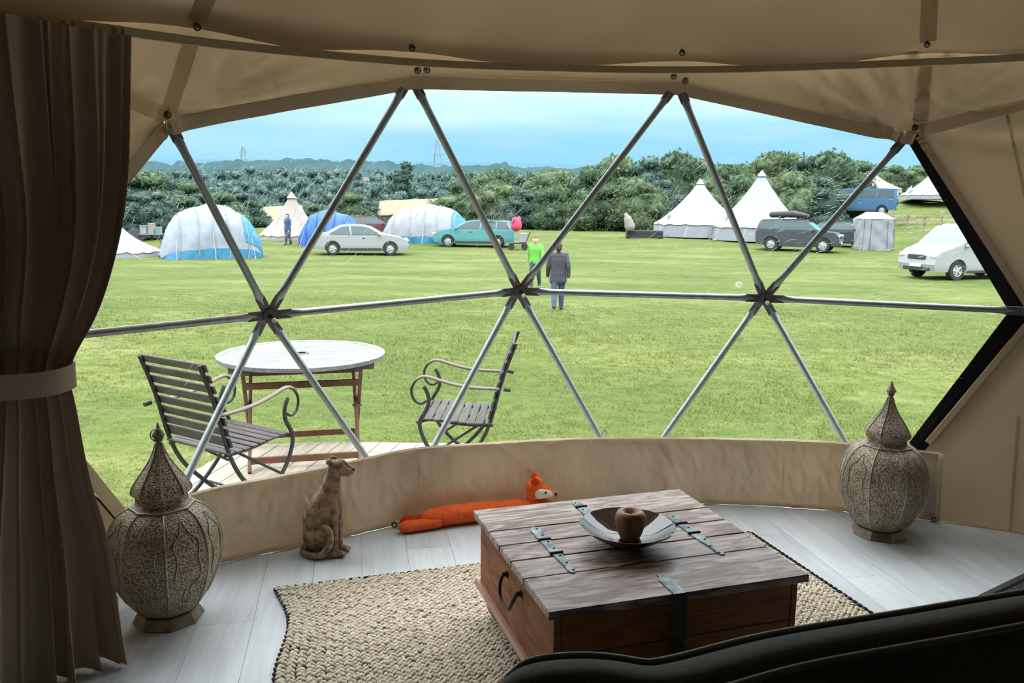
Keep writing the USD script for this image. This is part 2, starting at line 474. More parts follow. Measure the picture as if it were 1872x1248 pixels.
mat('screen_glass', (.10, .30, .32), rough=.06, spec=.8)
mat('car_plastic', (.02, .021, .023), rough=.6)
mat('tyre', (.012, .012, .012), rough=.85)
mat('wheel_rim', (.45, .46, .47), rough=.3, metal=.7)
mat('lamp_clear', (.6, .62, .62), rough=.1)
mat('lamp_red', (.45, .02, .02), rough=.2)
mat('lamp_amber', (.6, .22, .02), rough=.2)
mat('pink', (.42, .035, .09), rough=.6)
mat('skin', (.50, .30, .21), rough=.6)
mat('hair_dark', (.02, .014, .010), rough=.7)
mat('hair_ginger', (.11, .055, .03), rough=.7)
mat('jacket_lime', (.085, .32, .035), (.12, .36, .05), scale=8, rough=.65)
mat('jacket_grey', (.024, .023, .034), (.04, .038, .052), scale=8, rough=.8)
mat('jeans', (.018, .035, .085), (.05, .078, .145), scale=6, rough=.85)
mat('trousers_dark', (.03, .04, .055), rough=.85)
mat('shoe', (.012, .012, .014), rough=.6)
mat('post_wood', (.16, .12, .085), (.26, .20, .15), scale=6, rough=.9)
mat('pylon_steel', (.16, .20, .24), rough=.5)
mat('brick_red', (.16, .08, .06), (.2, .11, .085), scale=2, rough=.9)
mat('roof_red', (.16, .085, .07), rough=.9)
mat('wall_pale', (.3, .29, .27), rough=.9)

# ================================================================== THE SETTING
rng = np.random.default_rng(7)
NODE = {'UL': (306, 215), 'UA': (753, 141), 'UB': (1240, 153), 'UR': (1662, 246), 'ML': (-38, 632), 'MA': (493, 577), 'MB': (951, 533), 'MC': (1398, 546), 'MR': (1880, 570),
        'BL': (287, 1005), 'BA': (738, 931), 'BB': (1151, 894), 'BR': (1602, 908)}
P3 = {k: on_dome(*v) for k, v in NODE.items()}
inward = lambda p: (DC - p) / np.linalg.norm(DC - p, axis=-1, keepdims=True)


def arc(a, b, n=24, dr=0.0):
    """points of the dome between two of its points"""
    t = np.linspace(0, 1, n)[:, None]
    p = V(a) * (1 - t) + V(b) * t - DC
    return DC + p / np.linalg.norm(p, axis=1, keepdims=True) * (DR + dr)


def ribbon(pts, width, t=.004, side=0.0):
    """a flat canvas tape lying on the dome's inner side; side shifts it across its length"""
    pts = V(pts)
    n = inward(pts)
    tg = np.gradient(pts, axis=0)
    s = np.cross(tg, n)
    s /= np.linalg.norm(s, axis=1, keepdims=True)
    w = np.linspace(-.5, .5, 5) * width + side
    Q = pts[:, None] + s[:, None] * w[None, :, None]
    return slab(Q, n[:, None, :] * np.ones((1, 5, 1)), t)


def board(parent, name, q, along, thick, z, material):
    """a board whose outline q is given in the world; its own y axis runs along the grain"""
    c = V([q.centroid.x, q.centroid.y])
    side_ = V([along[1], -along[0]])
    e = V(q.exterior.coords)[:-1] - c
    pth = part(parent, name, extr(Polygon(np.stack([e @ side_, e @ along], 1)), thick), material, smooth=20)
    x = UsdGeom.Xformable(stage.GetPrimAtPath(pth))
    x.AddTranslateOp().Set(Gf.Vec3d(float(c[0]), float(c[1]), z))
    x.AddRotateZOp().Set(math.degrees(math.atan2(-along[0], along[1])))


# floor: laminate planks on a round base
PL = math.atan2(.19, -.98)
fu = V([.19, -.982])
fu /= np.linalg.norm(fu)
fv = V([fu[1], -fu[0]]) * -1
disc = Polygon([(DC[0] + 3.40 * math.cos(a), DC[1] + 3.40 * math.sin(a)) for a in np.linspace(0, 2 * PI, 120)[:-1]])
t = thing('floor', 'pale grey laminate plank floor of the dome', 'floor', kind='structure')
part(t, 'base', mv(extr(disc, .10), (0, 0, -.113)), 'deck_frame')
o = V([1.80, 3.70])
for i in range(-22, 18):
    off = (i * .487) % 1.26
    for j in range(-4, 5):
        a0, a1, b0, b1 = j * 1.26 + off - .0, (j + 1) * 1.26 + off - .0012, i * .205, (i + 1) * .205 - .0012
        q = Polygon([o + fu * a + fv * b for a, b in ((a0, b0), (a1, b0), (a1, b1), (a0, b1))]).intersection(disc)
        if q.is_empty or q.geom_type != 'Polygon' or q.area < .004 or q.bounds[3] < .2:
            continue
        board(t, 'plank', q, fu, .012, -.012, ('plank_pale', 'plank_white', 'plank_grey')[rng.integers(3)])

# canvas: the dome's inner skin with the window cut out of it
EDGE = [(300, 219), (757, 138), (1243, 151), (1677, 243), (1897, 577), (1606, 925), (1580, 1100), (560, 1200), (272, 1022), (-46, 634)]
edge3 = []
for k, (p, q) in enumerate(zip(EDGE, EDGE[1:] + EDGE[:1])):
    if k in (6, 7):
        edge3.append(on_dome(*p) * V([1, 1, 0]) + V([0, 0, -.35]))
    else:
        for w in ((0,) if k in (5, 8) else (0, .2, .4, .6, .8)):
            edge3.append(on_dome(p[0] + (q[0] - p[0]) * w, p[1] + (q[1] - p[1]) * w))
outer = m3.Manifold.sphere(DR + .02, 200).translate(tuple(DC))
inner = m3.Manifold.sphere(DR, 200).translate(tuple(DC))
mid = P3['MB'] * .5 + P3['MC'] * .5
mid = mid * V([1, 1, 0]) + V([0, 0, .8])
far = lambda p: DC + (p - DC) * 1.4
cut = m3.Manifold.batch_boolean([m3.Manifold.hull_points(V([DC, far(edge3[k]), far(edge3[(k + 1) % len(edge3)]), far(mid)])) for k in range(len(edge3))], m3.OpType.Add)
shell = (outer - inner - cut).trim_by_plane((0, 0, 1), .004)


def skin_of(sh):
    """the inner face of a piece of the shell, laid on the sphere"""
    sh = tm(sh.refine_to_length(.06))
    c = V(sh.triangles_center)
    q = trimesh.Trimesh(sh.vertices, sh.faces[np.linalg.norm(c - DC, axis=1) < DR + .0015], process=False)
    q.remove_unreferenced_vertices()
    q.merge_vertices()
    e = V(q.vertices) - DC
    q.vertices = DC + e / np.linalg.norm(e, axis=1, keepdims=True) * DR
    c = V(q.triangles_center)
    return q, c, np.degrees(np.arctan2(c[:, 0] - DC[0], c[:, 1] - DC[1]))


RAILZ = 2.15
skin_hi = skin_of(shell.trim_by_plane((0, 0, 1), RAILZ))
skin_lo = skin_of(shell.trim_by_plane((0, 0, -1), -(RAILZ + .12)))
azn = {k: math.degrees(math.atan2(p[0] - DC[0], p[1] - DC[1])) for k, p in P3.items()}
RAILPX = [(-90, 11), (0, 25), (100, 40), (230, 58), (345, 74), (560, 97), (740, 113), (1000, 124), (1240, 128), (1460, 123), (1690, 114), (1872, 105), (1960, 99)]
HOOKAZ = [math.degrees(math.atan2(p[0] - DC[0], p[1] - DC[1])) for p in (on_dome(x, y, -.1) for x, y in ((345, 58), (742, 100), (1240, 114), (1690, 104)))]
HOOKAZ = [HOOKAZ[0] - 24] + HOOKAZ + [HOOKAZ[-1] + 24]


_rp = V([on_dome(x, y, -.13) for x, y in RAILPX])
_ra = np.degrees(np.arctan2(_rp[:, 0] - DC[0], _rp[:, 1] - DC[1]))


def lip(p):
    """how the ceiling canvas hangs inwards over the curtain rail"""
    p = V(p)
    z = p[..., 2]
    a = np.degrees(np.arctan2(p[..., 0] - DC[0], p[..., 1] - DC[1]))
    h = np.max(np.exp(-((a[..., None] - V(HOOKAZ)) / 6.5) ** 2), -1)
    e = np.exp(-np.maximum(z - RAILZ, 0) / .22)
    q = p + (inward(p) * V([1, 1, 0])) * ((.075 + .045 * (1 - h)) * e)[..., None] + inward(p) * (.07 * (meshkit.fbm(p * V([1.5, 1.5, 1.5]), 3, 4) - .5))[..., None]
    q[..., 2] += (np.interp(a, _ra, _rp[:, 2]) + .010 - RAILZ) * np.exp(-np.maximum(z - RAILZ, 0) / .25)
    q[..., 2] += (.045 * h) * np.exp(-np.maximum(z - RAILZ, 0) / .09)
    return q


def creases(p):
    p = V(p)
    d = .012 * (meshkit.fbm(p * V([2.2, 2.2, 1.2]), 4, 9) - .5) + .006 * (meshkit.fbm(p * V([9, 9, 2.]), 3, 2) - .5)
    for k, s in (('UL', 1), ('UR', -1)):
        r = p - P3[k]
        dist = np.linalg.norm(r, axis=-1)
        th = np.arctan2(r[..., 2], np.abs(r[..., 0]) + np.abs(r[..., 1]))
        d = d + .020 * np.sin(th * 26 + 2 * meshkit.fbm(p * 3, 2, 5)) * np.exp(-((dist - .35) / .38) ** 2) * (p[..., 2] > P3[k][2] - .05)
    return p + inward(p) * d[..., None]


def faces_of(skin, sel, name, label, warp):
    t = thing(name, label, name.split('_')[0], kind='structure')
    rear = V(skin.triangles_center)[:, 1] < 2.1  # unseen rear half, where the dark liner is added
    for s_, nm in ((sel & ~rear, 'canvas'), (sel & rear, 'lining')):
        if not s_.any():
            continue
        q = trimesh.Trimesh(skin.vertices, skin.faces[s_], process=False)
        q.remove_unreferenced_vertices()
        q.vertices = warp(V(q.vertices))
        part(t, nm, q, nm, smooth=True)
    return t


sk, fc, az = skin_hi
ceiling = faces_of(sk, fc[:, 2] > 0, 'ceiling', 'beige canvas roof of the dome hanging over the curtain rail', lip)
sk, fc, az = skin_lo
wall_f = faces_of(sk, (az > azn['UL']) & (az < azn['UR']), 'wall_front', 'beige canvas between the dome window and the curtain rail', creases)
wall_l = faces_of(sk, (az <= azn['UL']) & (az > -130), 'wall_left', 'beige canvas dome wall left of the window', creases)
wall_r = faces_of(sk, (az >= azn['UR']) & (az < 110), 'wall_right', 'beige canvas dome wall right of the window', creases)
wall_b = faces_of(sk, (az <= -130) | (az >= 110), 'wall_back', 'unseen dome wall behind the sofa with an added dark liner', creases)


def seam(parent, pix, width, warp=creases, t=.005, side=0.0, name='seam', dr=-.004):
    pts = []
    if name == 'hem':
        pix = [(p[0] + (q[0] - p[0]) * w, p[1] + (q[1] - p[1]) * w) for p, q in zip(pix[:-1], pix[1:]) for w in (0, .2, .4, .6, .8)] + [pix[-1]]
    for a, b in zip(pix[:-1], pix[1:]):
        pts.append(arc(on_dome(*a), on_dome(*b), 18)[:-1])
    pts = warp(np.vstack(pts + [on_dome(*pix[-1])[None]]))
    pts = pts + inward(pts) * -dr
    part(parent, name, ribbon(pts, width, t, side), 'canvas_hem' if name == 'hem' else 'canvas_seam', smooth=20)


# hems along the opening, tapes over the struts
seam(wall_f, [(300, 219), (757, 138)], .058, side=.029, name='hem')
seam(wall_f, [(757, 138), (1243, 151)], .058, side=.029, name='hem')
seam(wall_f, [(1243, 151), (1677, 243)], .058, side=.029, name='hem')
seam(wall_l, [(308, 207), (345, 76)], .058)
seam(wall_l, [(306, 212), (228, 176), (130, 128)], .062)
seam(wall_l, [(-46, 634), (296, 222)], .05, side=.025, name='hem')
seam(wall_l, [(268, 1016), (-46, 634)], .05, side=.025, name='hem')
seam(wall_r, [(1680, 236), (1694, 118)], .062)
seam(wall_r, [(1684, 236), (1872, 190), (1960, 168)], .062)
seam(wall_r, [(1684, 246), (1897, 577)], .03, side=.012, name='hem')
seam(wall_r, [(1897, 577), (1700, 812)], .03, side=.012, name='hem')
seam(wall_r, [(1840, 205), (1868, 330), (1900, 500)], .012, name='fold')
seam(wall_r, [(1862, 760), (1846, 978)], .014, name='fold')
seam(wall_r, [(1716, 957), (1800, 968), (1900, 985)], .03, name='hem')
seam(ceiling, [(345, 58), (392, -60)], .066, warp=lambda p: lip(p), dr=-.006)
seam(ceiling, [(1690, 103), (1702, -60)], .066, warp=lambda p: lip(p), dr=-.006)
for x, y in ((345, 57), (742, 99), (1240, 113), (1688, 104)):
    p = lip(on_dome(x, y)[None])[0]
    n = inward(p)
    ring = smooth_path([p + n * .016 + V([.011 * math.cos(a), 0, .011 * math.sin(a) - .006]) for a in np.linspace(0, 2 * PI, 9)[:-1]], 20, True)
    part(ceiling, 'hook', cat(rod(p, p + n * .022, .007), tube(ring, .003, 6)), 'hook_metal')
for w, x, y in ((wall_f, 304, 208), (wall_f, 779, 126), (wall_f, 762, 127), (wall_f, 1231, 138), (wall_f, 1252, 146), (wall_r, 1672, 232)):
    p = on_dome(x, y)
    n = inward(p)
    ring = [p + n * .012 + V([.012 * math.cos(a), 0, .012 * math.sin(a)]) for a in np.linspace(0, 2 * PI, 15)]
    part(w, 'eyelet', cat(tube(ring, .0035, 6), rod(p, p + n * .012, .006)), 'hook_metal')

# window: steel struts, hubs, clear panes, black outer border
win = thing('window_1', 'wide geodesic dome window of clear triangular panes and steel struts', 'window', kind='structure')
TRI = ['ML UL MA', 'UL UA MA', 'UA MA MB', 'UA UB MB', 'UB MB MC', 'UB UR MC', 'UR MC MR', 'ML MA BL', 'MA BL BA', 'MA MB BA', 'MB BA BB', 'MB MC BB', 'MC BB BR', 'MC MR BR']
for tri in TRI:
    a, b, c = [P3[k] + (P3[k] - DC) / DR * .022 for k in tri.split()]
    n = np.cross(b - a, c - a)
    n /= np.linalg.norm(n)
    if n @ (DC - a) < 0:
        n = -n
    pv = trimesh.Trimesh(V([a, b, c]), V([[0, 1, 2]]), process=False)
    pane = part(win, 'pane', pv, 'pane', smooth=False)
    upper = 'U' in tri
    # rain: streaks and drops of water on the outside of the pane
    ms = []
    N = {'ML UL MA': 100, 'UL UA MA': 190, 'UA MA MB': 120, 'UA UB MB': 60, 'UB MB MC': 80, 'UB UR MC': 150, 'UR MC MR': 130, 'ML MA BL': 34, 'MA BL BA': 16, 'MC MR BR': 12}.get(tri, 6)
    ex = V([1, 0, 0]) - n * n[0]
    ex /= np.linalg.norm(ex)
    ey = np.cross(n, ex) * (1 if np.cross(n, ex)[2] > 0 else -1)
    tries = 0
    while len(ms) < N and tries < 6000:
        tries += 1
        w = rng.dirichlet([1, 1, 1])
        p = a * w[0] + b * w[1] + c * w[2]
        if p[2] > 1.86 or (upper and p[2] > 1.72 and rng.random() < .7) or (upper and p[2] < 1.28 and rng.random() < .75):
            continue
        side = ss(.9, 1.7, p[0])
        ang = rng.normal(.86 - .5 * side, .16)
        L = rng.gamma(2.2, .013) + .008
        s = np.linspace(-.5, .5, 6)
        cu = rng.normal(0, .12)
        pts = p - n * .0015 + ex * (s * L * math.cos(ang))[:, None] + ey * (s * L * math.sin(ang) + cu * L * (s ** 2))[:, None]
        r = (.00035 + .0008 * rng.random() ** 2) * np.sin(np.linspace(.15, PI - .15, 6)) ** .6
        ms.append(tube(pts, r, 6))
    if ms:
        part(pane, 'rain_streaks', cat(ms), 'rain', smooth=True, kind='stuff')
STRUTS = ['ML MA', 'MA MB', 'MB MC', 'MC MR', 'UL MA', 'MA UA', 'UA MB', 'MB UB', 'UB MC', 'MC UR', 'MA BL', 'MA BA', 'MB BA', 'MB BB', 'MC BB', 'MC BR']
for s in STRUTS:
    a, b = [P3[k] for k in s.split()]
    off = -inward((a + b) / 2) * (.045 if 'B' in s.replace('MB', '').replace('UB', '') else .012)
    a, b = a + off, b + off
    d = (b - a) / np.linalg.norm(b - a)
    L = np.linalg.norm(b - a)
    nrm = inward((a + b) / 2)
    q = [(.055, 1.25, .28), (.085, 1.25, .30), (.125, 1.05, .9), (.15, 1, 1), (L / 2, 1, 1), (L - .15, 1, 1), (L - .125, 1.05, .9), (L - .085, 1.25, .30), (L - .055, 1.25, .28)]
    side = np.cross(d, nrm)
    side /= np.linalg.norm(side)
    ang = np.arange(12) * PI / 6
    rad = .0165
    vv = V([a + d * l + rad * (w * np.cos(k) * side + h * np.sin(k) * nrm) for l, w, h in q for k in ang])
    ff = []
    for i in range(len(q) - 1):
        for j in range(12):
            k = (j + 1) % 12
            ff += [[i * 12 + j, i * 12 + k, (i + 1) * 12 + k], [i * 12 + j, (i + 1) * 12 + k, (i + 1) * 12 + j]]
    st = part(win, 'strut', trimesh.Trimesh(vv, V(ff), process=False), 'strut_metal', smooth=40)
    for e, sg in ((a, 1), (b, -1)):
        part(st, 'bracket', span(e + d * sg * .008, e + d * sg * .098, .043, .009, .002, up=nrm), 'hub_metal')
for k in ('MA', 'MB', 'MC', 'ML', 'MR'):
    n = inward(P3[k])
    h = part(win, 'hub', rod(P3[k] - n * .02, P3[k] + n * .006, .030, 16), 'hub_metal')
    c = P3[k] + n * .006
    dn = V([0, 0, -1]) + n * n[2]
    part(h, 'bolt', rod(c, c + n * .018, .009, 6), 'dark_iron')
    if k in ('MA', 'MB', 'MC'):
        part(h, 'cord_stop', ball(c + n * .022 + dn * .014 + V([.010, 0, 0]), .0105), 'white_plastic', label='white round cord stop')
# border strips
def border(inn, out, dr=.03):
    n = 12
    Q = []
    for k in range(len(inn) - 1):
        ta = np.linspace(0, 1, n)[:-1] if k < len(inn) - 2 else np.linspace(0, 1, n)
        for tt in ta:
            pi = V(inn[k]) * (1 - tt) + V(inn[k + 1]) * tt
            po = V(out[k]) * (1 - tt) + V(out[k + 1]) * tt
            Q.append([on_dome(*(pi * (1 - w) + po * w), dr) for w in (0, .5, 1)])
    Q = V(Q)
    return slab(Q, inward(Q), .004)


part(win, 'border', border([(1648, 240), (1839, 560), (1841, 574), (1652, 822), (1560, 955)], [(1692, 240), (1912, 560), (1912, 590), (1720, 822), (1620, 965)]), 'black_cloth', smooth=20)
part(win, 'border', border([(306, 225), (757, 146), (1000, 144.5), (1001, 148.5), (1243, 163), (1655, 257)], [(290, 205), (757, 128), (1000, 128), (1001, 128), (1243, 140), (1690, 236)]), 'black_cloth', smooth=20)
part(win, 'border', border([(311, 222), (240, 302), (-34, 636), (172, 903), (300, 1020)], [(285, 216), (215, 290), (-60, 634), (150, 910), (270, 1030)]), 'black_cloth', smooth=20)
# a curl of clear tape stuck to the pane
p = on_dome(1352, 520, .012)
ck = [p + V([.014 * math.cos(a) * (1 + .25 * a / 6), 0, .011 * math.sin(a)]) for a in np.linspace(.3, 5.6, 16)] + [p + V([.004, 0, -.001])]
part(win, 'tape_curl', tube(ck, 1., 4, flat=(.003, .004)), 'white_plastic', label='small white curl of tape on a pane')

# canvas skirt along the foot of the window
SKB = [(352, 1043), (400, 1030), (480, 1012), (560, 996), (650, 976), (738, 956), (860, 939), (1000, 926.5), (1160, 919), (1330, 921.5), (1430, 926), (1530, 933), (1640, 943), (1714, 953)]
SKT = [(340, 905), (400, 889), (480, 874), (560, 859), (650, 841), (738, 822), (860, 811), (1000, 803), (1160, 799), (1330, 801), (1430, 803), (1530, 808), (1640, 819), (1721, 828)]
sb = V([on_z(*p, .002) for p in SKB])
st_ = []
for p, q in zip(SKT, sb):
    d = ray(*p)
    rad = (q - DC) * V([1, 1, 0])
    rad /= np.linalg.norm(rad)
    q2 = q - rad * .0
    # on the plane leaning outwards by 7 degrees through the foot
    nrm = rad * math.cos(.02) - V([0, 0, math.sin(.02)])
    st_.append(CAM + d * (((q2 - CAM) @ nrm) / (d @ nrm)))
st_ = V(st_)
tt = np.r_[0, np.cumsum(np.linalg.norm(np.diff(sb, axis=0), axis=1))]
cb, ct = CubicSpline(tt, sb), CubicSpline(tt, st_)
NU = 420
us = np.linspace(0, tt[-1], NU)
skirt = thing('baseboard_front', 'beige canvas skirt with hemmed edges along the foot of the dome window', 'baseboard', kind='structure')
ub = [0, tt[-1] * .285, tt[-1] * .53, tt[-1] * .80, tt[-1]]
for k in range(4):
    uu = us[(us >= ub[k] - .004) & (us <= ub[k + 1] + .004)]
    w = np.linspace(0, 1, 26)
    Q = cb(uu)[:, None] * (1 - w[None, :, None]) + ct(uu)[:, None] * w[None, :, None]
    rad = (DC - Q) * V([1, 1, 0])
    rad /= np.linalg.norm(rad, axis=-1, keepdims=True)
    cz = np.stack([np.broadcast_to(uu[:, None] * 9, Q.shape[:2]), Q[..., 2] * 3.2, Q[..., 2] * 0], -1)
    cz2 = np.stack([uu[:, None] * 16 + Q[..., 2] * 9, Q[..., 2] * 5 - uu[:, None] * 4, Q[..., 2] * 0], -1)
    bump = .050 * (meshkit.fbm(cz, 3, 1) - .5) + .055 * (np.abs(meshkit.fbm(cz2, 3, 8) - .5)) + .012 * np.sin(w * PI)[None]
    Q = Q + rad * (bump * (np.sin(np.clip(w, .02, .98) * PI) ** .35)[None])[..., None]
    part(skirt, 'panel', slab(Q, rad, .002), 'skirt_canvas', smooth=True)
for cv, rr, z0 in ((ct, .005, 0), (cb, .010, .012)):
    pts = cv(np.linspace(0, tt[-1], 120)) + V([0, 0, z0])
    rad = (DC - pts) * V([1, 1, 0])
    rad /= np.linalg.norm(rad, axis=-1, keepdims=True)
    part(skirt, 'hem', tube(pts + rad * .007, rr, 8), 'canvas_seam', smooth=True)
pp = [sb[-1] + V([-.012, -.02, .01]), st_[-1] + V([-.012, -.02, 0])]
part(skirt, 'hem', tube(V([pp[0], (pp[0] + pp[1]) / 2, pp[1]]), .012, 8), 'canvas_seam')
for u in ub[1:4]:
    part(skirt, 'seam', tube(V([cb(u) * (1 - w) + ct(u) * w + (DC - cb(u)) * V([1, 1, 0]) * .006 for w in np.linspace(.02, .99, 8)]), .0022, 6), 'canvas_seam')
for x, y in ((1704, 947), (722, 956), (209, 1108)):
    p = on_z(x, y, .02) if x > 300 else on_z(x, y, .03)
    if x > 300:
        part(skirt, 'eyelet', tube([p + V([.012 * math.cos(a), -.02, .012 * math.sin(a)]) for a in np.linspace(0, 2 * PI, 13)], .004, 6), 'hook_metal')
whole('floor_peg', cat(rod(on_z(211, 1112, 0), on_z(211, 1112, 0) + V([0, 0, .05]), .016, 14), rod(on_z(211, 1112, 0) + V([0, 0, .05]), on_z(211, 1112, 0) + V([0, 0, .056]), .02, 14)), 'white_plastic',
      'small white plastic peg on the floor between curtain and lantern', 'peg')
p = st_[8] + V([-.16, .005, 0])
whole('cord_loop', tube(smooth_path([p + V([-.01, 0, -.01]), p + V([-.012, 0, .022]), p + V([0, 0, .036]), p + V([.012, 0, .02]), p + V([.008, 0, -.01])], 20), .0022, 6), 'tape_white',
      'small pale cord loop sticking up from the skirt edge', 'loop')

# curtain rail
RAIL = smooth_path([on_dome(x, y, -.13) for x, y in RAILPX], 140)
rail = thing('curtain_rail', 'thin beige curtain rail curving round the dome above the window', 'curtain rail')
part(rail, 'track', tube(RAIL, 1., 4, flat=(.009, .0145), up=(0, 0, 1)), 'rail_beige', smooth=20)
for k in (137,):
    p = RAIL[k]
    q = DC + (p - DC) / np.linalg.norm(p - DC) * (DR - .005)
    part(rail, 'bracket', span(p, q, .02, .006, .001), 'rail_beige')

# ================================================================== INDOORS
# rug: jute braids lying side by side
RUGYAW = .298
rug = thing('jute_rug', 'chunky braided natural jute rug under the wooden chest', 'rug', on_z(515, 1078, .0), RUGYAW)
RW, RD, PITCHR = 2.21, 1.15, .0285
knot = trimesh.creation.icosphere(1)
kv, kf = V(knot.vertices), V(knot.faces)
part(rug, 'backing', cbox(RW - .02, RD - .02, .006, .002, (RW / 2, -RD / 2, .005)), 'jute_base')
NR = int(RW / PITCHR)
chest_c, chest_yaw = V([.4079, 2.7184]), .311
for i in range(NR):
    x = (i + .5) * PITCHR
    ys = -np.arange(.012, RD, .0245)
    edge = (.030 * np.sin(ys * 7.5 + .6) + .02) * math.exp(-x / .22) - .008
    vs, fs = [], []
    base = V(on_z(515, 1078, 0))[:2]
    for k, y in enumerate(ys):
        px_, py_ = x - edge[k] if i < 30 else x, y
        wx = base[0] + px_ * math.cos(RUGYAW) - py_ * math.sin(RUGYAW)
        wy = base[1] + px_ * math.sin(RUGYAW) + py_ * math.cos(RUGYAW)
        dx, dy = wx - chest_c[0], wy - chest_c[1]
        lx, ly = dx * math.cos(chest_yaw) + dy * math.sin(chest_yaw), -dx * math.sin(chest_yaw) + dy * math.cos(chest_yaw)
        if abs(lx) < .30 and abs(ly) < .30:
            continue
        for sd in (-1, 1):
            a = sd * .62 + rng.normal(0, .12)
            sc = V([.0080, .0150, .0072]) * (1 + rng.normal(0, .10))
            w = kv * sc
            w = np.stack([w[:, 0] * math.cos(a) - w[:, 1] * math.sin(a), w[:, 0] * math.sin(a) + w[:, 1] * math.cos(a), w[:, 2]], 1)
            w += V([px_ + sd * .0070, py_ + (.0122 if sd > 0 else 0) + rng.normal(0, .001), .0105 + rng.normal(0, .0014)])
            fs.append(kf + len(vs) * len(kv))
            vs.append(w)
    part(rug, 'braid', trimesh.Trimesh(np.vstack(vs), np.vstack(fs), process=False), 'jute', smooth=True)
for a, b in (((0, 0), (RW, 0)), ((RW, 0), (RW, -RD)), ((0, 0), (0, -RD))):
    n = int(math.hypot(b[0] - a[0], b[1] - a[1]) / .03)
    ks = []
    for k in range(n):
        q = V(a) + (V(b) - V(a)) * (k + .5) / n
        dx = 0
        if a[0] == 0 and b[0] == 0:
            dx = -((.030 * math.sin(q[1] * 7.5 + .6) + .02) - .008)
        if a[1] == 0 and b[1] == 0:
            dx = -(.030 * math.sin(.6) + .012) * math.exp(-q[0] / .22)
        ks.append(mv(trimesh.Trimesh(kv * V([.014, .0075, .007]), kf, process=False), (q[0] + dx, q[1], .010), RZ(math.atan2(b[1] - a[1], b[0] - a[0]) + .3)))
    part(rug, 'binding', cat(ks), 'jute_edge', smooth=True)

# chest
CW, CD, CH = .884, .836, .42
chest = thing('wooden_chest', 'low square hardwood trunk table with iron strap hinges on the rug', 'chest', (*chest_c, .0195), chest_yaw)
Z0 = -.016
bw, bd = CW - .05, CD - .045
z0, z1 = .135, .392
lid_y = [CD / 2, .20, .0715, -.058, -.19, -CD / 2]
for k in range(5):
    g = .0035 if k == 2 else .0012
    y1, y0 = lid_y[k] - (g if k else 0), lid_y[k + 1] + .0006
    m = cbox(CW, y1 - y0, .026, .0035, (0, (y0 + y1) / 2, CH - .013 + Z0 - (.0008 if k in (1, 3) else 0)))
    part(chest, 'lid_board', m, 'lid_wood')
hb = (z1 - z0) / 2
for k in range(2):
    za, zb = z0 + k * hb, z0 + (k + 1) * hb - .0012
    zc, h = (za + zb) / 2 + Z0, zb - za
    part(chest, 'side_board', cbox(.022, bd, h, .002, (-bw / 2 + .011, 0, zc)), 'chest_wood')
    part(chest, 'side_board', cbox(.022, bd, h, .002, (bw / 2 - .011, 0, zc)), 'chest_wood')
    part(chest, 'front_board', cbox(bw - .046, .022, h, .002, (0, -bd / 2 + .012, zc)), 'chest_wood')
    part(chest, 'back_board', cbox(bw - .046, .022, h, .002, (0, bd / 2 - .012, zc)), 'chest_wood')
part(chest, 'bottom', cbox(bw - .05, bd - .05, .02, .002, (0, 0, z0 + .012 + Z0)), 'chest_wood')
for s in (-1, 1):
    part(chest, 'plinth_moulding', cbox(.034, bd + .045, .022, .008, (s * (bw / 2 + .004), 0, z0 - .004 + Z0)), 'chest_trim')
    part(chest, 'plinth_moulding', cbox(bw - .03, .034, .022, .008, (0, s * (bd / 2 + .004), z0 - .004 + Z0)), 'chest_trim')
for sx in (-1, 1):
    for sy in (-1, 1):
        part(chest, 'bun_foot', mv(lathe([(0, .121), (.030, .121), (.030, .112), (.043, .098), (.047, .07), (.043, .035), (.030, .01), (.024, 0), (0, 0)], 20), (sx * (bw / 2 - .055), sy * (bd / 2 - .055), 0)), 'chest_trim')


def strap(x, y0, y1, knuckles, w=.037, tip=True):
    """an iron strap hinge lying on the lid from y0 (front) to y1 (back)"""
    z = CH + Z0
    pts = [(-w * .32, y1), (w * .32, y1)] if not tip else [(-w * .5, y1 - .03), (-w * .28, y1 - .012), (0, y1), (w * .28, y1 - .012), (w * .5, y1 - .03)]
    if not tip:
        pts = [(-w * .5, y1), (w * .5, y1)]
    fr = [(w * .5, (y0 + y1) / 2 - .02), (w * .26, y0 + .05), (w * .34, y0 + .022), (w * .2, y0 + .004), (0, y0), (-w * .2, y0 + .004), (-w * .34, y0 + .022), (-w * .26, y0 + .05), (-w * .5, (y0 + y1) / 2 - .02)]
    pl = mv(extr(Polygon(pts + fr), .0035), (x, 0, z + .0002))
    p = part(chest, 'strap_hinge', pl, 'old_iron')
    for k in knuckles:
        part(p, 'knuckle', mv(rod((x - w * .62, k, z + .004), (x + w * .62, k, z + .004), .0055, 10), (0, 0, 0)), 'dark_iron')
    for k in np.linspace(y0 + .018, y1 - .03, 7):
        if min([abs(k - q) for q in knuckles] + [1]) > .012:
            part(p, 'stud', mv(lathe([(0, .003), (.003, .0025), (.0045, 0)], 10), (x + w * .16 * (-1) ** int(k * 100), k, z + .0036)), 'dark_iron')


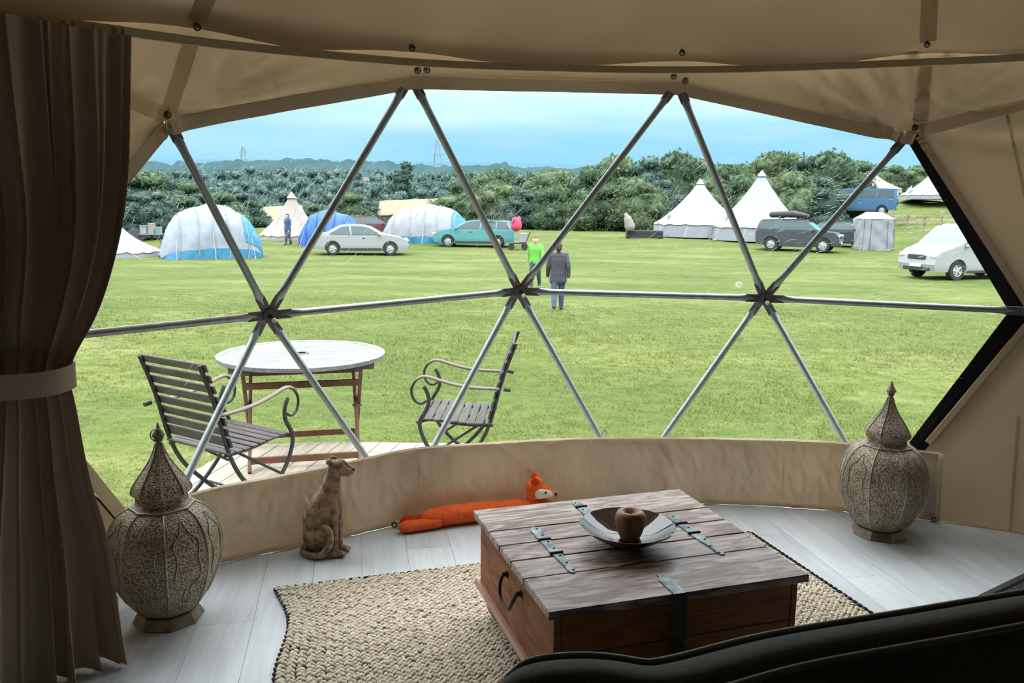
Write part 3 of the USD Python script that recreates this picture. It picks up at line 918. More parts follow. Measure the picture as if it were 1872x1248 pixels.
strap(-.278, -.200, .196, (.0715, -.045))
strap(.256, -.212, .172, (.0715, -.02))
strap(-.034, .13, .404, (.33,))
z = CH + Z0
hp = part(chest, 'hasp', mv(extr(Polygon([(-.021, -CD / 2 - .003), (.021, -CD / 2 - .003), (.021, -.325), (.008, -.300), (.012, -.288), (0, -.280), (-.012, -.288), (-.008, -.300), (-.021, -.325)]), .0035), (-.022, 0, z)), 'old_iron')
part(hp, 'hasp_plate', cbox(.046, .004, .20, .001, (-.022, -CD / 2 - .004, z - .10)), 'dark_iron')
part(hp, 'hasp_staple', tube(smooth_path([(-.022, -CD / 2 - .004, z - .15), (-.022, -CD / 2 - .022, z - .155), (-.022, -CD / 2 - .022, z - .175), (-.022, -CD / 2 - .004, z - .18)], 12), .004, 8), 'dark_iron')
part(hp, 'plate_tip', mv(extr(Polygon([(-.023, 0), (.023, 0), (.012, -.03), (0, -.04), (-.012, -.03)]), .004), (-.022, -CD / 2 - .002, z - .20), RX(PI / 2)), 'dark_iron')
x = -bw / 2 - .003
hy = -.02
hd = part(chest, 'side_handle', tube(smooth_path([(x - .012, hy + .075, z - .098), (x - .024, hy + .07, z - .125), (x - .030, hy + .045, z - .162), (x - .032, hy, z - .172), (x - .030, hy - .045, z - .162), (x - .024, hy - .07, z - .125), (x - .012, hy - .075, z - .098)], 30), .0058, 8), 'dark_iron', label='black iron drop handle')
for s in (-1, 1):
    part(hd, 'handle_eye', cat(rod((x + .002, hy + s * .075, z - .098), (x - .016, hy + s * .075, z - .098), .008, 10), mv(lathe([(0, .004), (.012, .003), (.014, 0)], 12), (x, hy + s * .075, z - .098), RY(-PI / 2))), 'dark_iron')

# bowl and wooden apple
bc = on_z(1147, 962, CH + .066)
bowl = whole('shallow_bowl', lathe([(0, .0), (.045, .0), (.05, .004), (.09, .018), (.135, .045), (.163, .066), (.1645, .0685), (.162, .070), (.158, .068), (.128, .049), (.085, .025), (.04, .013), (0, .011)], 64), 'bowl_black',
             'wide shallow glossy black bowl on the chest lid', 'bowl', smooth=40)
UsdGeom.Xformable(stage.GetPrimAtPath(bowl)).AddTranslateOp().Set(Gf.Vec3d(float(bc[0]), float(bc[1]), CH + .0038))
ac = on_z(1151, 986, CH + .014)
apple = thing('wooden_apple', 'turned brown wooden apple ornament standing in the black bowl', 'ornament', (ac[0], ac[1], CH + .0155))
part(apple, 'body', lathe([(0, 0), (.026, 0), (.034, .006), (.043, .028), (.0505, .055), (.053, .075), (.051, .091), (.044, .1015), (.034, .1045), (.026, .102), (.018, .093), (.008, .086), (0, .084)], 40), 'apple_wood', smooth=60)
part(apple, 'stalk', tube([(0, 0, .084), (.002, .001, .094), (.006, .003, .104)], [.003, .0025, .003], 8), 'apple_wood')


# pierced metal floor lanterns
def lantern(base, phase, label):
    t = thing('floor_lantern', label, 'lantern', base)
    n = 8
    S = 1.0
    part(t, 'base', lathe([(0, 0), (.126, 0), (.128, .004), (.112, .034), (.106, .040), (.090, .042), (0, .042)], n, phase), 'lantern_base', smooth=20)
    body = smooth_path([(.094, .042), (.122, .062), (.158, .112), (.190, .185), (.2055, .262), (.200, .335), (.176, .398), (.143, .436), (.112, .452)], 22)
    cap = smooth_path([(.099, .497), (.106, .508), (.103, .522), (.088, .548), (.066, .580), (.043, .614), (.025, .650), (.012, .690)], 18)
    part(t, 'collar', lathe([(.110, .450), (.116, .452), (.115, .459), (.098, .465), (.092, .470), (.091, .487), (.097, .494), (.099, .500)], n, phase), 'lantern_metal', smooth=15)
    part(t, 'collar_band', tube([(.115 * math.cos(phase + k * PI / 4), .115 * math.sin(phase + k * PI / 4), .456) for k in range(9)], .0035, 6), 'lantern_rib')
    part(t, 'collar_band', tube([(.104 * math.cos(phase + k * PI / 4), .104 * math.sin(phase + k * PI / 4), .503) for k in range(9)], .003, 6), 'lantern_rib')
    for k in range(n):
        a, b = phase + k * 2 * PI / n, phase + (k + 1) * 2 * PI / n
        ca, cb_ = V([math.cos(a), math.sin(a)]), V([math.cos(b), math.sin(b)])
        for prof, nm in ((body, 'body_panel'), (cap, 'cap_panel')):
            w = np.linspace(0, 1, 7)
            Q = np.zeros((len(prof), 7, 3))
            for i, (r, z) in enumerate(prof):
                xy = ca[None] * (1 - w[:, None]) + cb_[None] * w[:, None]
                xy = xy * (1 + .035 * np.sin(w * PI))[:, None]
                Q[i, :, :2], Q[i, :, 2] = xy * r, z
            nr = V([math.cos((a + b) / 2), math.sin((a + b) / 2), 0])
            pn = part(t, nm, slab(Q[:, ::-1], nr[None, None] * np.ones((1, 1, 3)), .002), 'lantern_metal', smooth=40)
            if nm == 'body_panel':
                # raised ogee outline
                hw = .30
                out = [(-.0, .20), (-.10, .30), (-.05, .36), (-hw + .04, .42), (-hw, .50), (-hw + .05, .62), (-hw, .74), (-.13, .80), (0, .90), (.13, .80), (hw, .74), (hw - .05, .62), (hw, .50), (hw - .04, .42), (.05, .36), (.10, .30)]
                pts = []
                for wx, wz in out:
                    i = wz * (len(prof) - 1)
                    r = np.interp(i, range(len(prof)), prof[:, 0])
                    zz = np.interp(i, range(len(prof)), prof[:, 1])
                    ww = .5 + wx
                    xy = (ca * (1 - ww) + cb_ * ww) * (1 + .035 * math.sin(ww * PI)) * r
                    pts.append([*(xy + nr[:2] * .0015), zz])
                part(pn, 'ornament', tube(smooth_path(pts, 60, True), .0022, 5), 'lantern_rib', smooth=True)
        rib = cat(tube([[*(ca * r), z] for r, z in body], .0032, 6))
        part(t, 'rib', rib, 'lantern_rib')
        part(t, 'rib', tube([[*(ca * r), z] for r, z in cap], [.003] * 12 + [.0022] * 6, 6), 'lantern_rib')
    f = part(t, 'finial', lathe([(.013, .686), (.010, .694), (.016, .700), (.0155, .708), (.022, .716), (.0225, .722), (.013, .738), (.006, .752), (.0015, .768), (0, .770)], 16), 'lantern_base', smooth=30)
    return t, f


L1 = on_z(309, 1128, 0)
L2 = on_z(1606, 975, 0)
t, f = lantern((L1[0], L1[1], 0), math.radians(-90 + 24) + .40 * 0, 'pierced silver metal lantern beside the curtain')
part(f, 'ring', tube([(.024 * math.cos(a), -.012, .722 + .024 * math.sin(a)) for a in np.linspace(0, 2 * PI, 25)], .0024, 6), 'lantern_rib')
lantern((L2[0], L2[1], 0), math.radians(-90 - 20 + 24), 'pierced silver metal lantern before the right end of the canvas skirt')

# cheetah statue (x to the right of the photograph, y away from it)
cb0 = on_z(596, 1011, 0)
cheetah = thing('cheetah_statue', 'brown carved sitting cheetah statue in front of the canvas skirt', 'statue', (cb0[0], cb0[1], 0), math.radians(-8))
S = .00047


def cp(x, y, d=0.):
    return V([(x - 370) * S, d * S, max((1140 - y) * S, .004)])


R5 = lambda *q: [(cp(x, y, d), r * S) for x, y, d, r in q]
bones = [
    R5((250, 980, 0, 105), (370, 985, 0, 95), (262, 800, 0, 108), (400, 780, 0, 92)), R5((262, 800, 0, 108), (400, 780, 0, 92), (345, 610, 0, 98), (445, 585, 0, 95)),
    R5((345, 610, 0, 98), (445, 585, 0, 95), (410, 500, 0, 84), (455, 480, 0, 78)), R5((410, 500, 0, 82), (455, 480, 0, 78), (455, 370, 0, 73)), R5((455, 370, 0, 73), (485, 275, 0, 70)),
    R5((480, 262, 0, 68), (530, 248, 0, 64)), R5((530, 255, 0, 58), (600, 284, 0, 44)), R5((600, 284, 0, 42), (638, 300, 0, 31)), R5((545, 315, 0, 36), (622, 322, 0, 24)),
    R5((240, 1060, 0, 78), (380, 1070, 0, 70), (250, 980, 0, 100)), R5((455, 560, 0, 88), (490, 640, 0, 62)),
]
for s in (-1, 1):
    d = s * 62
    bones += [[(cp(470, 600, d * .8), 48 * S), (cp(490, 760, d), 36 * S)], [(cp(490, 760, d), 36 * S), (cp(490, 960, d), 28 * S)], [(cp(490, 960, d), 28 * S), (cp(492, 1085, d), 27 * S)],
              [(cp(492, 1095, d), 30 * S), (cp(545, 1105, d), 32 * S)]]
    bones += [[(cp(290, 930, d * .9), 92 * S), (cp(370, 930, d * 1.15), 78 * S)], [(cp(370, 925, d * 1.15), 78 * S), (cp(425, 860, d * 1.25), 40 * S)], [(cp(420, 880, d * 1.3), 38 * S), (cp(400, 1060, d * 1.45), 34 * S)],
              [(cp(380, 1095, d * 1.5), 32 * S), (cp(480, 1100, d * 1.55), 32 * S)]]
    bones += [[(cp(445, 215, s * 40), 22 * S), (cp(440, 190, s * 46), 17 * S)]]
cbody = flesh(bones, .012, 8)
cbody = jitter(cbody, .0016, 60, 3)
part(cheetah, 'body', cbody, 'statue', smooth=True)
tail = smooth_path([cp(200, 1040, 10), cp(165, 1085, -40), cp(205, 1108, -110), cp(300, 1108, -150), cp(400, 1075, -168), cp(462, 1000, -172), cp(486, 910, -168), cp(464, 838, -156), cp(425, 818, -140), cp(385, 845, -125)], 50)
part(cheetah, 'tail', tube(tail, np.linspace(36, 27, 50) * S, 12), 'statue', smooth=True)
for s in (-1, 1):
    part(cheetah, 'ear', mv(lathe([(0, .004), (.006, .002), (.013, .0), (.015, .004), (.012, .011), (.007, .014), (0, .014)], 14), cp(443, 205, s * 44), RX(-s * .9), RY(-.4)), 'statue')
    part(cheetah, 'eye', ball(cp(563, 240, s * 36), .005), 'glossy_black')
    for k in range(3):
        part(cheetah, 'toe', ball(cp(572, 1108, s * 62 + (k - 1) * 20), .0085), 'statue')
part(cheetah, 'nose', ball(cp(660, 284, 0), .0075), 'glossy_black')
stripe = smooth_path([cp(525, 190), cp(565, 204), cp(610, 238), cp(652, 268)], 14)
part(cheetah, 'nose_bridge', tube(stripe, .007, 8), 'statue_pale', smooth=True)

# fox draught excluder
fx0 = on_z(800, 957, 0)
fox = thing('fox_draught_excluder', 'long orange stuffed fox draught excluder lying along the canvas skirt', 'draught excluder', (fx0[0], fx0[1], 0))


def fxp(x, y, z):
    q = on_z(x, y, z)
    return V([q[0] - fx0[0], q[1] - fx0[1], z])


spine = smooth_path([fxp(768, 950, .045), fxp(815, 942, .052), fxp(880, 934, .052), fxp(930, 929, .050), fxp(985, 925, .048), fxp(1012, 924, .042)], 40)
rad = np.interp(np.linspace(0, 1, 40), [0, .03, .09, .4, .7, .93, 1], [.022, .038, .0475, .049, .044, .040, .020])
bodym = jitter(tube(spine, rad, 20), .003, 14, 2)
part(fox, 'body', bodym, 'fox_orange', smooth=True)
for dy, zz in ((0, .03), (.065, .034)):
    a = spine[4] + V([.03, -.018 + dy * .5, -.014])
    b = spine[0] + V([-.075, -.06 + dy * 1.1, 0])
    b[2] = .031
    pts = smooth_path([a, (a + b) / 2 + V([0, 0, -.002]), b, b + V([-.025, -.004, 0])], 18)
    part(fox, 'hind_leg', tube(pts, [.026, .028, .029] + [.029] * 6 + [.029] * 4 + [.030, .030, .028, .020, .008], 14), 'fox_orange' if dy == 0 else 'fox_rust', smooth=True)
e = spine[-1]
for s in (0, 1):
    pts = smooth_path([e + V([-.06, -.03 + s * .05, -.012]), e + V([.02, -.04 + s * .05, -.014]), e + V([.07, -.035 + s * .05, -.018]), e + V([.09, -.035 + s * .05, -.018])], 14)
    part(fox, 'front_leg', tube(pts, [.022] * 11 + [.022, .016, .006], 12), 'fox_orange', smooth=True)
hc = on_y(985, 894, on_z(985, 925, .048)[1]) - V([fx0[0], fx0[1], 0])
hx = V([.93, .12, -.0])
hd = flesh([[(hc + V([-.022, 0, .012]), .044), (hc + V([-.010, 0, .030]), .036)], [(hc + V([-.01, 0, .005]), .044), (hc + V([.035, -.004, -.008]), .028)], [(hc + V([.035, -.004, -.008]), .028), (hc + V([.078, -.010, -.022]), .011)],
            [(hc + V([-.03, 0, -.03]), .034), (hc + V([-.02, 0, .01]), .044)]], .012, 8)
hp = part(fox, 'head', hd, 'fox_orange', smooth=True)
for s in (-1, 1):
    ch = flesh([[(hc + V([.004, s * .026, -.010]), .029), (hc + V([.040, s * .014 - .004, -.014]), .023)], [(hc + V([.040, s * .014 - .004, -.014]), .023), (hc + V([.074, s * .003 - .009, -.022]), .0095)], [(hc + V([.0, s * .028, -.026]), .016), (hc + V([.035, s * .014, -.028]), .014)]], .008, 5)
    part(hp, 'cheek', ch, 'fox_cream', smooth=True, label='cream felt cheek')
    part(hp, 'eye', ball(hc + V([.034, s * .041 - .004, -.002]), .0068), 'glossy_black')
    ear = flesh([[(hc + V([-.030, s * .030, .048]), .013), (hc + V([-.012, s * .026, .052]), .013), (hc + V([-.024, s * .034, .070]), .008)]], .008, 4)
    part(hp, 'ear', ear, 'fox_rust', smooth=True)
part(hp, 'nose', ball(hc + V([.086, -.011, -.022]), .0095), 'glossy_black')

# curtain
cur = thing('curtain', 'brown pleated floor length curtain tied back at the left', 'curtain')
ys = V([0, .08, .2, .34, .46, .53, .56, .60, .66, .78, .90, 1.0])
RE = [on_y(*p) for p in ((243, 66, 2.80), (240, 170, 2.79), (234, 300, 2.77), (212, 450, 2.73), (165, 590, 2.69), (131, 655, 2.67), (124, 685, 2.66), (131, 718, 2.66), (152, 830, 2.65), (184, 960, 2.63), (205, 1100, 2.61), (221, 1206, 2.60))]
LE = [V([-1.74, 2.14, RE[0][2]]), V([-1.73, 2.16, RE[1][2]]), V([-1.72, 2.2, RE[2][2]]), V([-1.72, 2.28, RE[3][2]]), V([-1.72, 2.34, RE[4][2]]), V([-1.70, 2.40, RE[5][2]]), V([-1.70, 2.40, RE[6][2]]), V([-1.70, 2.39, RE[7][2]]), V([-1.72, 2.33, RE[8][2]]),
      V([-1.76, 2.26, RE[9][2]]), V([-1.78, 2.2, RE[10][2]]), V([-1.80, 2.16, .012])]
RE[-1][2] = .012
cR, cL = CubicSpline(ys, V(RE)), CubicSpline(ys, V(LE))
nu, nv = 420, 110
vv = np.linspace(0, 1, nv)
sgrid = np.linspace(0, 1, nu)
amp = np.interp(vv, [0, .08, .3, .5, .58, .66, .8, 1], [.018, .026, .040, .030, .022, .030, .048, .058])
nrm = V([.80, -.60, 0])
U, W = np.meshgrid(sgrid, vv, indexing='ij')
wob = meshkit.fbm(np.stack([U * 5, W * 2.2, U * 0], -1), 3, 3) - .5
shift = meshkit.fbm(np.stack([U * 2, W * 1.1, U * 0 + 5], -1), 2, 6) - .5
n_pl = 9.0
ph = 2 * PI * n_pl * (U + .05 * shift + .012 * np.sin(U * 23)) + .5
wave = np.sin(ph) * .72 + .28 * np.sin(2 * ph + 1.1) + .25 * np.sin(ph * 2.37 + 3 * shift)
flat = 1 - .72 * ss(.50, .68, W) * ss(.32, .45, U) * (1 - ss(.85, 1, U))
P = cR(vv)[None] * (1 - U[..., None]) + cL(vv)[None] * U[..., None]
tang = (cL(vv) - cR(vv)) * V([1, 1, 0])
tang /= np.linalg.norm(tang, axis=-1, keepdims=True)
P = P + nrm * (wave * amp[None] * flat + wob * .035)[..., None] + tang[None] * (np.cos(ph) * amp[None] * .35 * np.sin(np.clip(U * 12, 0, PI / 2)))[..., None]
P[..., 2] = np.maximum(P[..., 2], .006)
part(cur, 'drape', slab(P[:, ::-1], np.broadcast_to(nrm, P.shape), .003), 'curtain', smooth=True)
# heading tape, gliders
hp_ = cR(0) * (1 - sgrid[::6, None]) + cL(0) * sgrid[::6, None]
hp_ = hp_ + nrm * (np.interp(sgrid[::6], sgrid, (wave * amp[None])[:, 0]) + .001)[:, None]
for k, x in enumerate((20, 52, 88, 110, 138, 166, 205, 228, -20, -60)):
    i = np.argmin(np.linalg.norm(RAIL - on_dome(x, np.interp(x, [q[0] for q in RAILPX], [q[1] for q in RAILPX]), -.13), axis=1))
    g = RAIL[i] + V([0, 0, -.004])
    part(cur, 'glider', cat(cbox(.016 if k % 3 else .03, .010, .026, .002, g + V([0, -.014, -.002])), rod(g + V([0, -.012, -.012]), g + V([0, -.014, -.042]), .003, 6)), 'tape_white')
# tie band round the waist
wc = (cR(.56) + cL(.56)) / 2
pth = smooth_path([cR(.56) - nrm * .07 + tang[60] * .03, cR(.56) + nrm * .012 - tang[60] * .014, cR(.56) + nrm * .062 + tang[60] * .035, wc + nrm * .075, cL(.56) + nrm * .06], 40)
zz = np.linspace(-.040, .040, 7)
Q = pth[:, None] + V([0, 0, 1.])[None, None] * (zz[None, :, None]) + V([0, 0, 1.]) * (.004 * np.sin(np.linspace(0, 9, 40)))[:, None, None]
tgp = np.gradient(pth, axis=0)
nn = np.cross(tgp, [0, 0, 1.])
nn /= np.linalg.norm(nn, axis=1, keepdims=True)
part(cur, 'tie_band', slab(Q, nn[:, None] * np.ones((1, 7, 1)), .006), 'curtain_band', smooth=40)

# sofa seen from behind
sofa = thing('sofa', 'dark olive upholstered sofa seen from behind at the lower right', 'sofa')
SP_ = [(902, 1262, .74), (935, 1239, .77), (1010, 1225, .79), (1100, 1222, .79), (1200, 1235, .79), (1260, 1227, .79), (1400, 1190, .79), (1550, 1160, .79), (1700, 1135, .79), (1872, 1105, .79), (2100, 1070, .79), (2350, 1035, .79)]
sp = smooth_path([on_z(*p) for p in SP_], 90)
tg = np.gradient(sp, axis=0) * V([1, 1, 0])
tg /= np.linalg.norm(tg, axis=1, keepdims=True)
sn = np.stack([-tg[:, 1], tg[:, 0], 0 * tg[:, 0]], 1)          # away from the camera
sec = [(-.02, .10), (-.035, .35), (-.03, .60), (-.022, -.09), (-.010, -.03), (.004, -.008), (.022, 0), (.055, -.004), (.085, -.02), (.10, -.06), (.11, .55), (.12, .35), (.12, .10)]
Q = np.zeros((len(sp), len(sec), 3))
for j, (o_, z_) in enumerate(sec):
    Q[:, j] = sp + sn * (o_ - .02)
    Q[:, j, 2] = sp[:, 2] + z_ if z_ <= 0 else np.minimum(z_, sp[:, 2] - .12)
bk = grid(np.concatenate([Q, Q[:, :1]], 1))
ends = []
nq = len(sec)
fan0 = [[0 * (nq + 1) + j, 0, 0 * (nq + 1) + j + 1] for j in range(1, nq - 1)]
l0 = (len(sp) - 1) * (nq + 1)
fan1 = [[l0, l0 + j, l0 + j + 1] for j in range(1, nq - 1)]
bk.faces = np.vstack([bk.faces, V(fan0), V(fan1)])
part(sofa, 'backrest', bk, 'sofa', smooth=50)
part(sofa, 'piping', tube(sp + sn * (-.038) + V([0, 0, -.018]), .0065, 8), 'sofa_piping', smooth=True)
part(sofa, 'piping', tube(sp + sn * .072 + V([0, 0, -.018]), .0065, 8), 'sofa_piping', smooth=True)
mid_, dirx = sp[12:], None
a, b = sp[14], sp[-8]
ax = (b - a) * V([1, 1, 0])
Ls = np.linalg.norm(ax)
ax /= Ls
ay = V([-ax[1], ax[0], 0])
yaw_s = math.atan2(ax[1], ax[0])
c = (a + b) / 2
part(sofa, 'seat_frame', mv(cbox(Ls, .50, .18, .02), c * V([1, 1, 0]) + ay * .36 + V([0, 0, .21]), RZ(yaw_s)), 'sofa')
for k in (-1, 1):
    part(sofa, 'seat_cushion', mv(cbox(Ls / 2 - .02, .46, .11, .035), c * V([1, 1, 0]) + ay * .36 + ax * k * Ls / 4 + V([0, 0, .345]), RZ(yaw_s)), 'sofa')
    for q in (.05, .55):
        part(sofa, 'foot', mv(lathe([(0, .125), (.028, .125), (.02, 0), (0, 0)], 12), c * V([1, 1, 0]) + ay * q + ax * k * (Ls / 2 - .08)), 'dark_iron')

# recessed door mat
mc = on_z(1787, 1093)
md1 = on_z(1872, 1052) - mc
md1 /= np.linalg.norm(md1)
my = math.atan2(md1[1], md1[0])
dm = thing('door_mat', 'dark ribbed mat in a raised rubber frame beside the sofa', 'mat', (mc[0], mc[1], 0), my)
part(dm, 'pile', cbox(.84, .53, .010, .002, (.45, -.30, .006)), 'mat_pile')
for sx, sy, cx_, cy_ in ((.90, .036, .45, -.018), (.90, .036, .45, -.582), (.036, .53, .018, -.30), (.036, .53, .882, -.30)):
    part(dm, 'frame_edge', cbox(sx, sy, .018, .006, (cx_, cy_, .0095)), 'mat_rubber')

# ================================================================== OUTDOORS
# field
gx, gy = np.concatenate([np.linspace(-80, -20, 26)[:-1], np.linspace(-20, 20, 101), np.linspace(20, 90, 30)[1:]]), np.concatenate([np.linspace(3.0, 24, 90)[:-1], np.linspace(24, 118, 95)])
X, Y = np.meshgrid(gx, gy, indexing='ij')
Zf = ground_z(X, Y) + .05 * (meshkit.fbm(np.stack([X * .5, Y * .5, X * 0], -1), 3, 1) - .5)
G_ = np.stack([X, Y, Zf], -1)
whole('field', grid(G_), 'field', 'broad mown green camping field outside the dome window', 'field', smooth=True, kind='structure')
blades = []
for k in range(9):
    a, h, ln = rng.uniform(0, 2 * PI), rng.uniform(.04, .085), rng.uniform(.01, .05)
    b = V([rng.normal(0, .04), rng.normal(0, .04), -.01])
    tip = b + V([math.cos(a) * ln, math.sin(a) * ln, h])
    sd = V([-math.sin(a), math.cos(a), 0]) * .004
    m_ = (b + tip) / 2 + V([0, 0, .012])
    blades.append(trimesh.Trimesh(V([b - sd, b + sd, m_ + sd * .8, m_ - sd * .8, tip]), V([[0, 1, 2], [0, 2, 3], [3, 2, 4]]), process=False))
gi = UsdGeom.PointInstancer.Define(stage, '/World/meadow_grass')
keys(gi.GetPrim(), label='short green grass growing over the near part of the field', category='grass', kind='stuff')
tf = usdkit.mesh(stage, '/World/meadow_grass/tuft', cat(blades), M['grass_blade'])
gi.CreatePrototypesRel().SetTargets([tf.GetPath()])
NG = 46000
d_ = 4.4 + 24 * rng.random(NG) ** 1.15
lat = rng.uniform(-.66, .66, NG) * d_
ok = ~((d_ < 6.25) & (lat > -2.4) & (lat < 1.2))
d_, lat = d_[ok], lat[ok]
cl = meshkit.fbm(np.stack([lat * .8, d_ * .8, lat * 0], -1), 3, 5)
sc = (.35 + .9 * cl) * (1 + d_ / 60) * (1 - ss(17, 28, d_) * .9)
gz = ground_z(lat, d_) + .05 * (meshkit.fbm(np.stack([lat * .5, d_ * .5, lat * 0], -1), 3, 1) - .5)
gi.CreatePositionsAttr(Vt.Vec3fArray.FromNumpy(np.stack([lat, d_, gz - .012], -1).astype(np.float32)))
gi.CreateProtoIndicesAttr(Vt.IntArray.FromNumpy(np.zeros(len(d_), np.int32)))
an = rng.uniform(0, PI, len(d_))
gi.CreateOrientationsAttr(Vt.QuathArray([Gf.Quath(float(math.cos(q)), 0, 0, float(math.sin(q))) for q in an]))
gi.CreateScalesAttr(Vt.Vec3fArray.FromNumpy((sc[:, None] * V([1, 1, .75])).astype(np.float32)))

# deck
ZD = -.20
deck = thing('deck', 'bleached timber deck outside the window under the garden table and chairs', 'deck', kind='structure')
bdir = V([.16, .987])
bdir /= np.linalg.norm(bdir)
bper = V([bdir[1], -bdir[0]])
o = V([-2.20, 4.72])
region = Polygon([(-2.19, 4.45), (-2.04, 5.86), (-1.3, 5.99), (1.6, 5.99), (1.9, 4.3), (1.0, 4.34), (0, 4.24), (-.7, 3.98), (-1.2, 3.66), (-1.7, 4.0)])
nb = 0
for k in range(-4, 32):
    b0, b1 = k * .143, k * .143 + .136
    q = Polygon([o + bdir * a + bper * b for a, b in ((-3, b0), (4, b0), (4, b1), (-3, b1))]).intersection(region)
    for g in getattr(q, 'geoms', [q]):
        if g.is_empty or g.area < .01:
            continue
        board(deck, 'deck_board', g, bdir, .028, ZD - .028 - .0007 * (k % 3), 'deck_wood')
ec = [V([-2.18, 4.5]), V([-2.03, 5.85]), V([-1.3, 5.98]), V([1.6, 5.98])]
for a, b in zip(ec[:-1], ec[1:]):
    part(deck, 'joist', span((*a, ZD - .10), (*b, ZD - .10), .045, .14, .003, up=(0, 0, 1)), 'deck_frame')
for a in (ec[0], ec[1], ec[2], V([.2, 5.95]), ec[3]):
    part(deck, 'post', cbox(.09, .09, .62, .005, (a[0], a[1] - .03, ZD - .34)), 'deck_frame')
for q in (.02, .5, .99):
    pass

# round slatted table
TC = V([-1.47, 5.66, ZD])
table = thing('garden_table', 'round weathered grey slatted garden table on the deck', 'table', TC, .254)
R_, zt = .575, .735
n_s = 11
wid = 2 * (R_ - .05) / n_s
inner_c = Polygon([((R_ - .05) * math.cos(a), (R_ - .05) * math.sin(a)) for a in np.linspace(0, 2 * PI, 64)[:-1]])
hole = Polygon([(.045 * math.cos(a), .045 * math.sin(a)) for a in np.linspace(0, 2 * PI, 20)[:-1]])
for k in range(n_s):
    y0 = -(R_ - .05) + k * wid
    q = inner_c.intersection(sbox(-1, y0 + .002, 1, y0 + wid - .002)).difference(hole)
    for g in getattr(q, 'geoms', [q]):
        if g.area > .001:
            part(table, 'top_slat', mv(extr(g, .022), (0, 0, zt - .022)), 'table_top', smooth=20)
rim = []
for k in range(8):
    a = np.linspace(k * PI / 4 + .004, (k + 1) * PI / 4 - .004, 12)
    pl = Polygon([((R_) * math.cos(q), R_ * math.sin(q)) for q in a] + [((R_ - .05) * math.cos(q), (R_ - .05) * math.sin(q)) for q in a[::-1]])
    part(table, 'rim_segment', mv(extr(pl, .026), (0, 0, zt - .024)), 'table_top', smooth=20)
part(table, 'umbrella_ring', mv(lathe([(.030, 0), (.046, 0), (.046, .005), (.030, .005)], 24), (0, 0, zt)), 'table_edge')
part(table, 'umbrella_cap', mv(lathe([(0, 0), (.031, 0), (.031, .002), (0, .002)], 20), (0, 0, zt - .004)), 'glossy_black')
for y in (-.26, .26):
    part(table, 'top_bearer', cbox(.95, .045, .05, .003, (0, y, zt - .051)), 'table_edge')
for x in (-.36, .36):
    part(table, 'top_bearer', cbox(.045, .72, .05, .003, (x, 0, zt - .052)), 'table_edge')
    part(table, 'leg', span((x, -.36, .0), (x, .27, zt - .06), .05, .022, .003, up=(1, 0, 0)), 'table_wood')
    part(table, 'leg', span((x + .026 * np.sign(x), .36, .0), (x + .026 * np.sign(x), -.27, zt - .06), .05, .022, .003, up=(1, 0, 0)), 'table_wood')
    part(table, 'pivot', rod((x - .02, 0, .345), (x + .045 * np.sign(x), 0, .345), .011, 8), 'hub_metal')
for y, z in ((.235, .56), (-.225, .56), (-.31, .07), (.31, .07)):
    part(table, 'stretcher', cbox(.74, .022, .045, .003, (0, y, z)), 'table_wood')


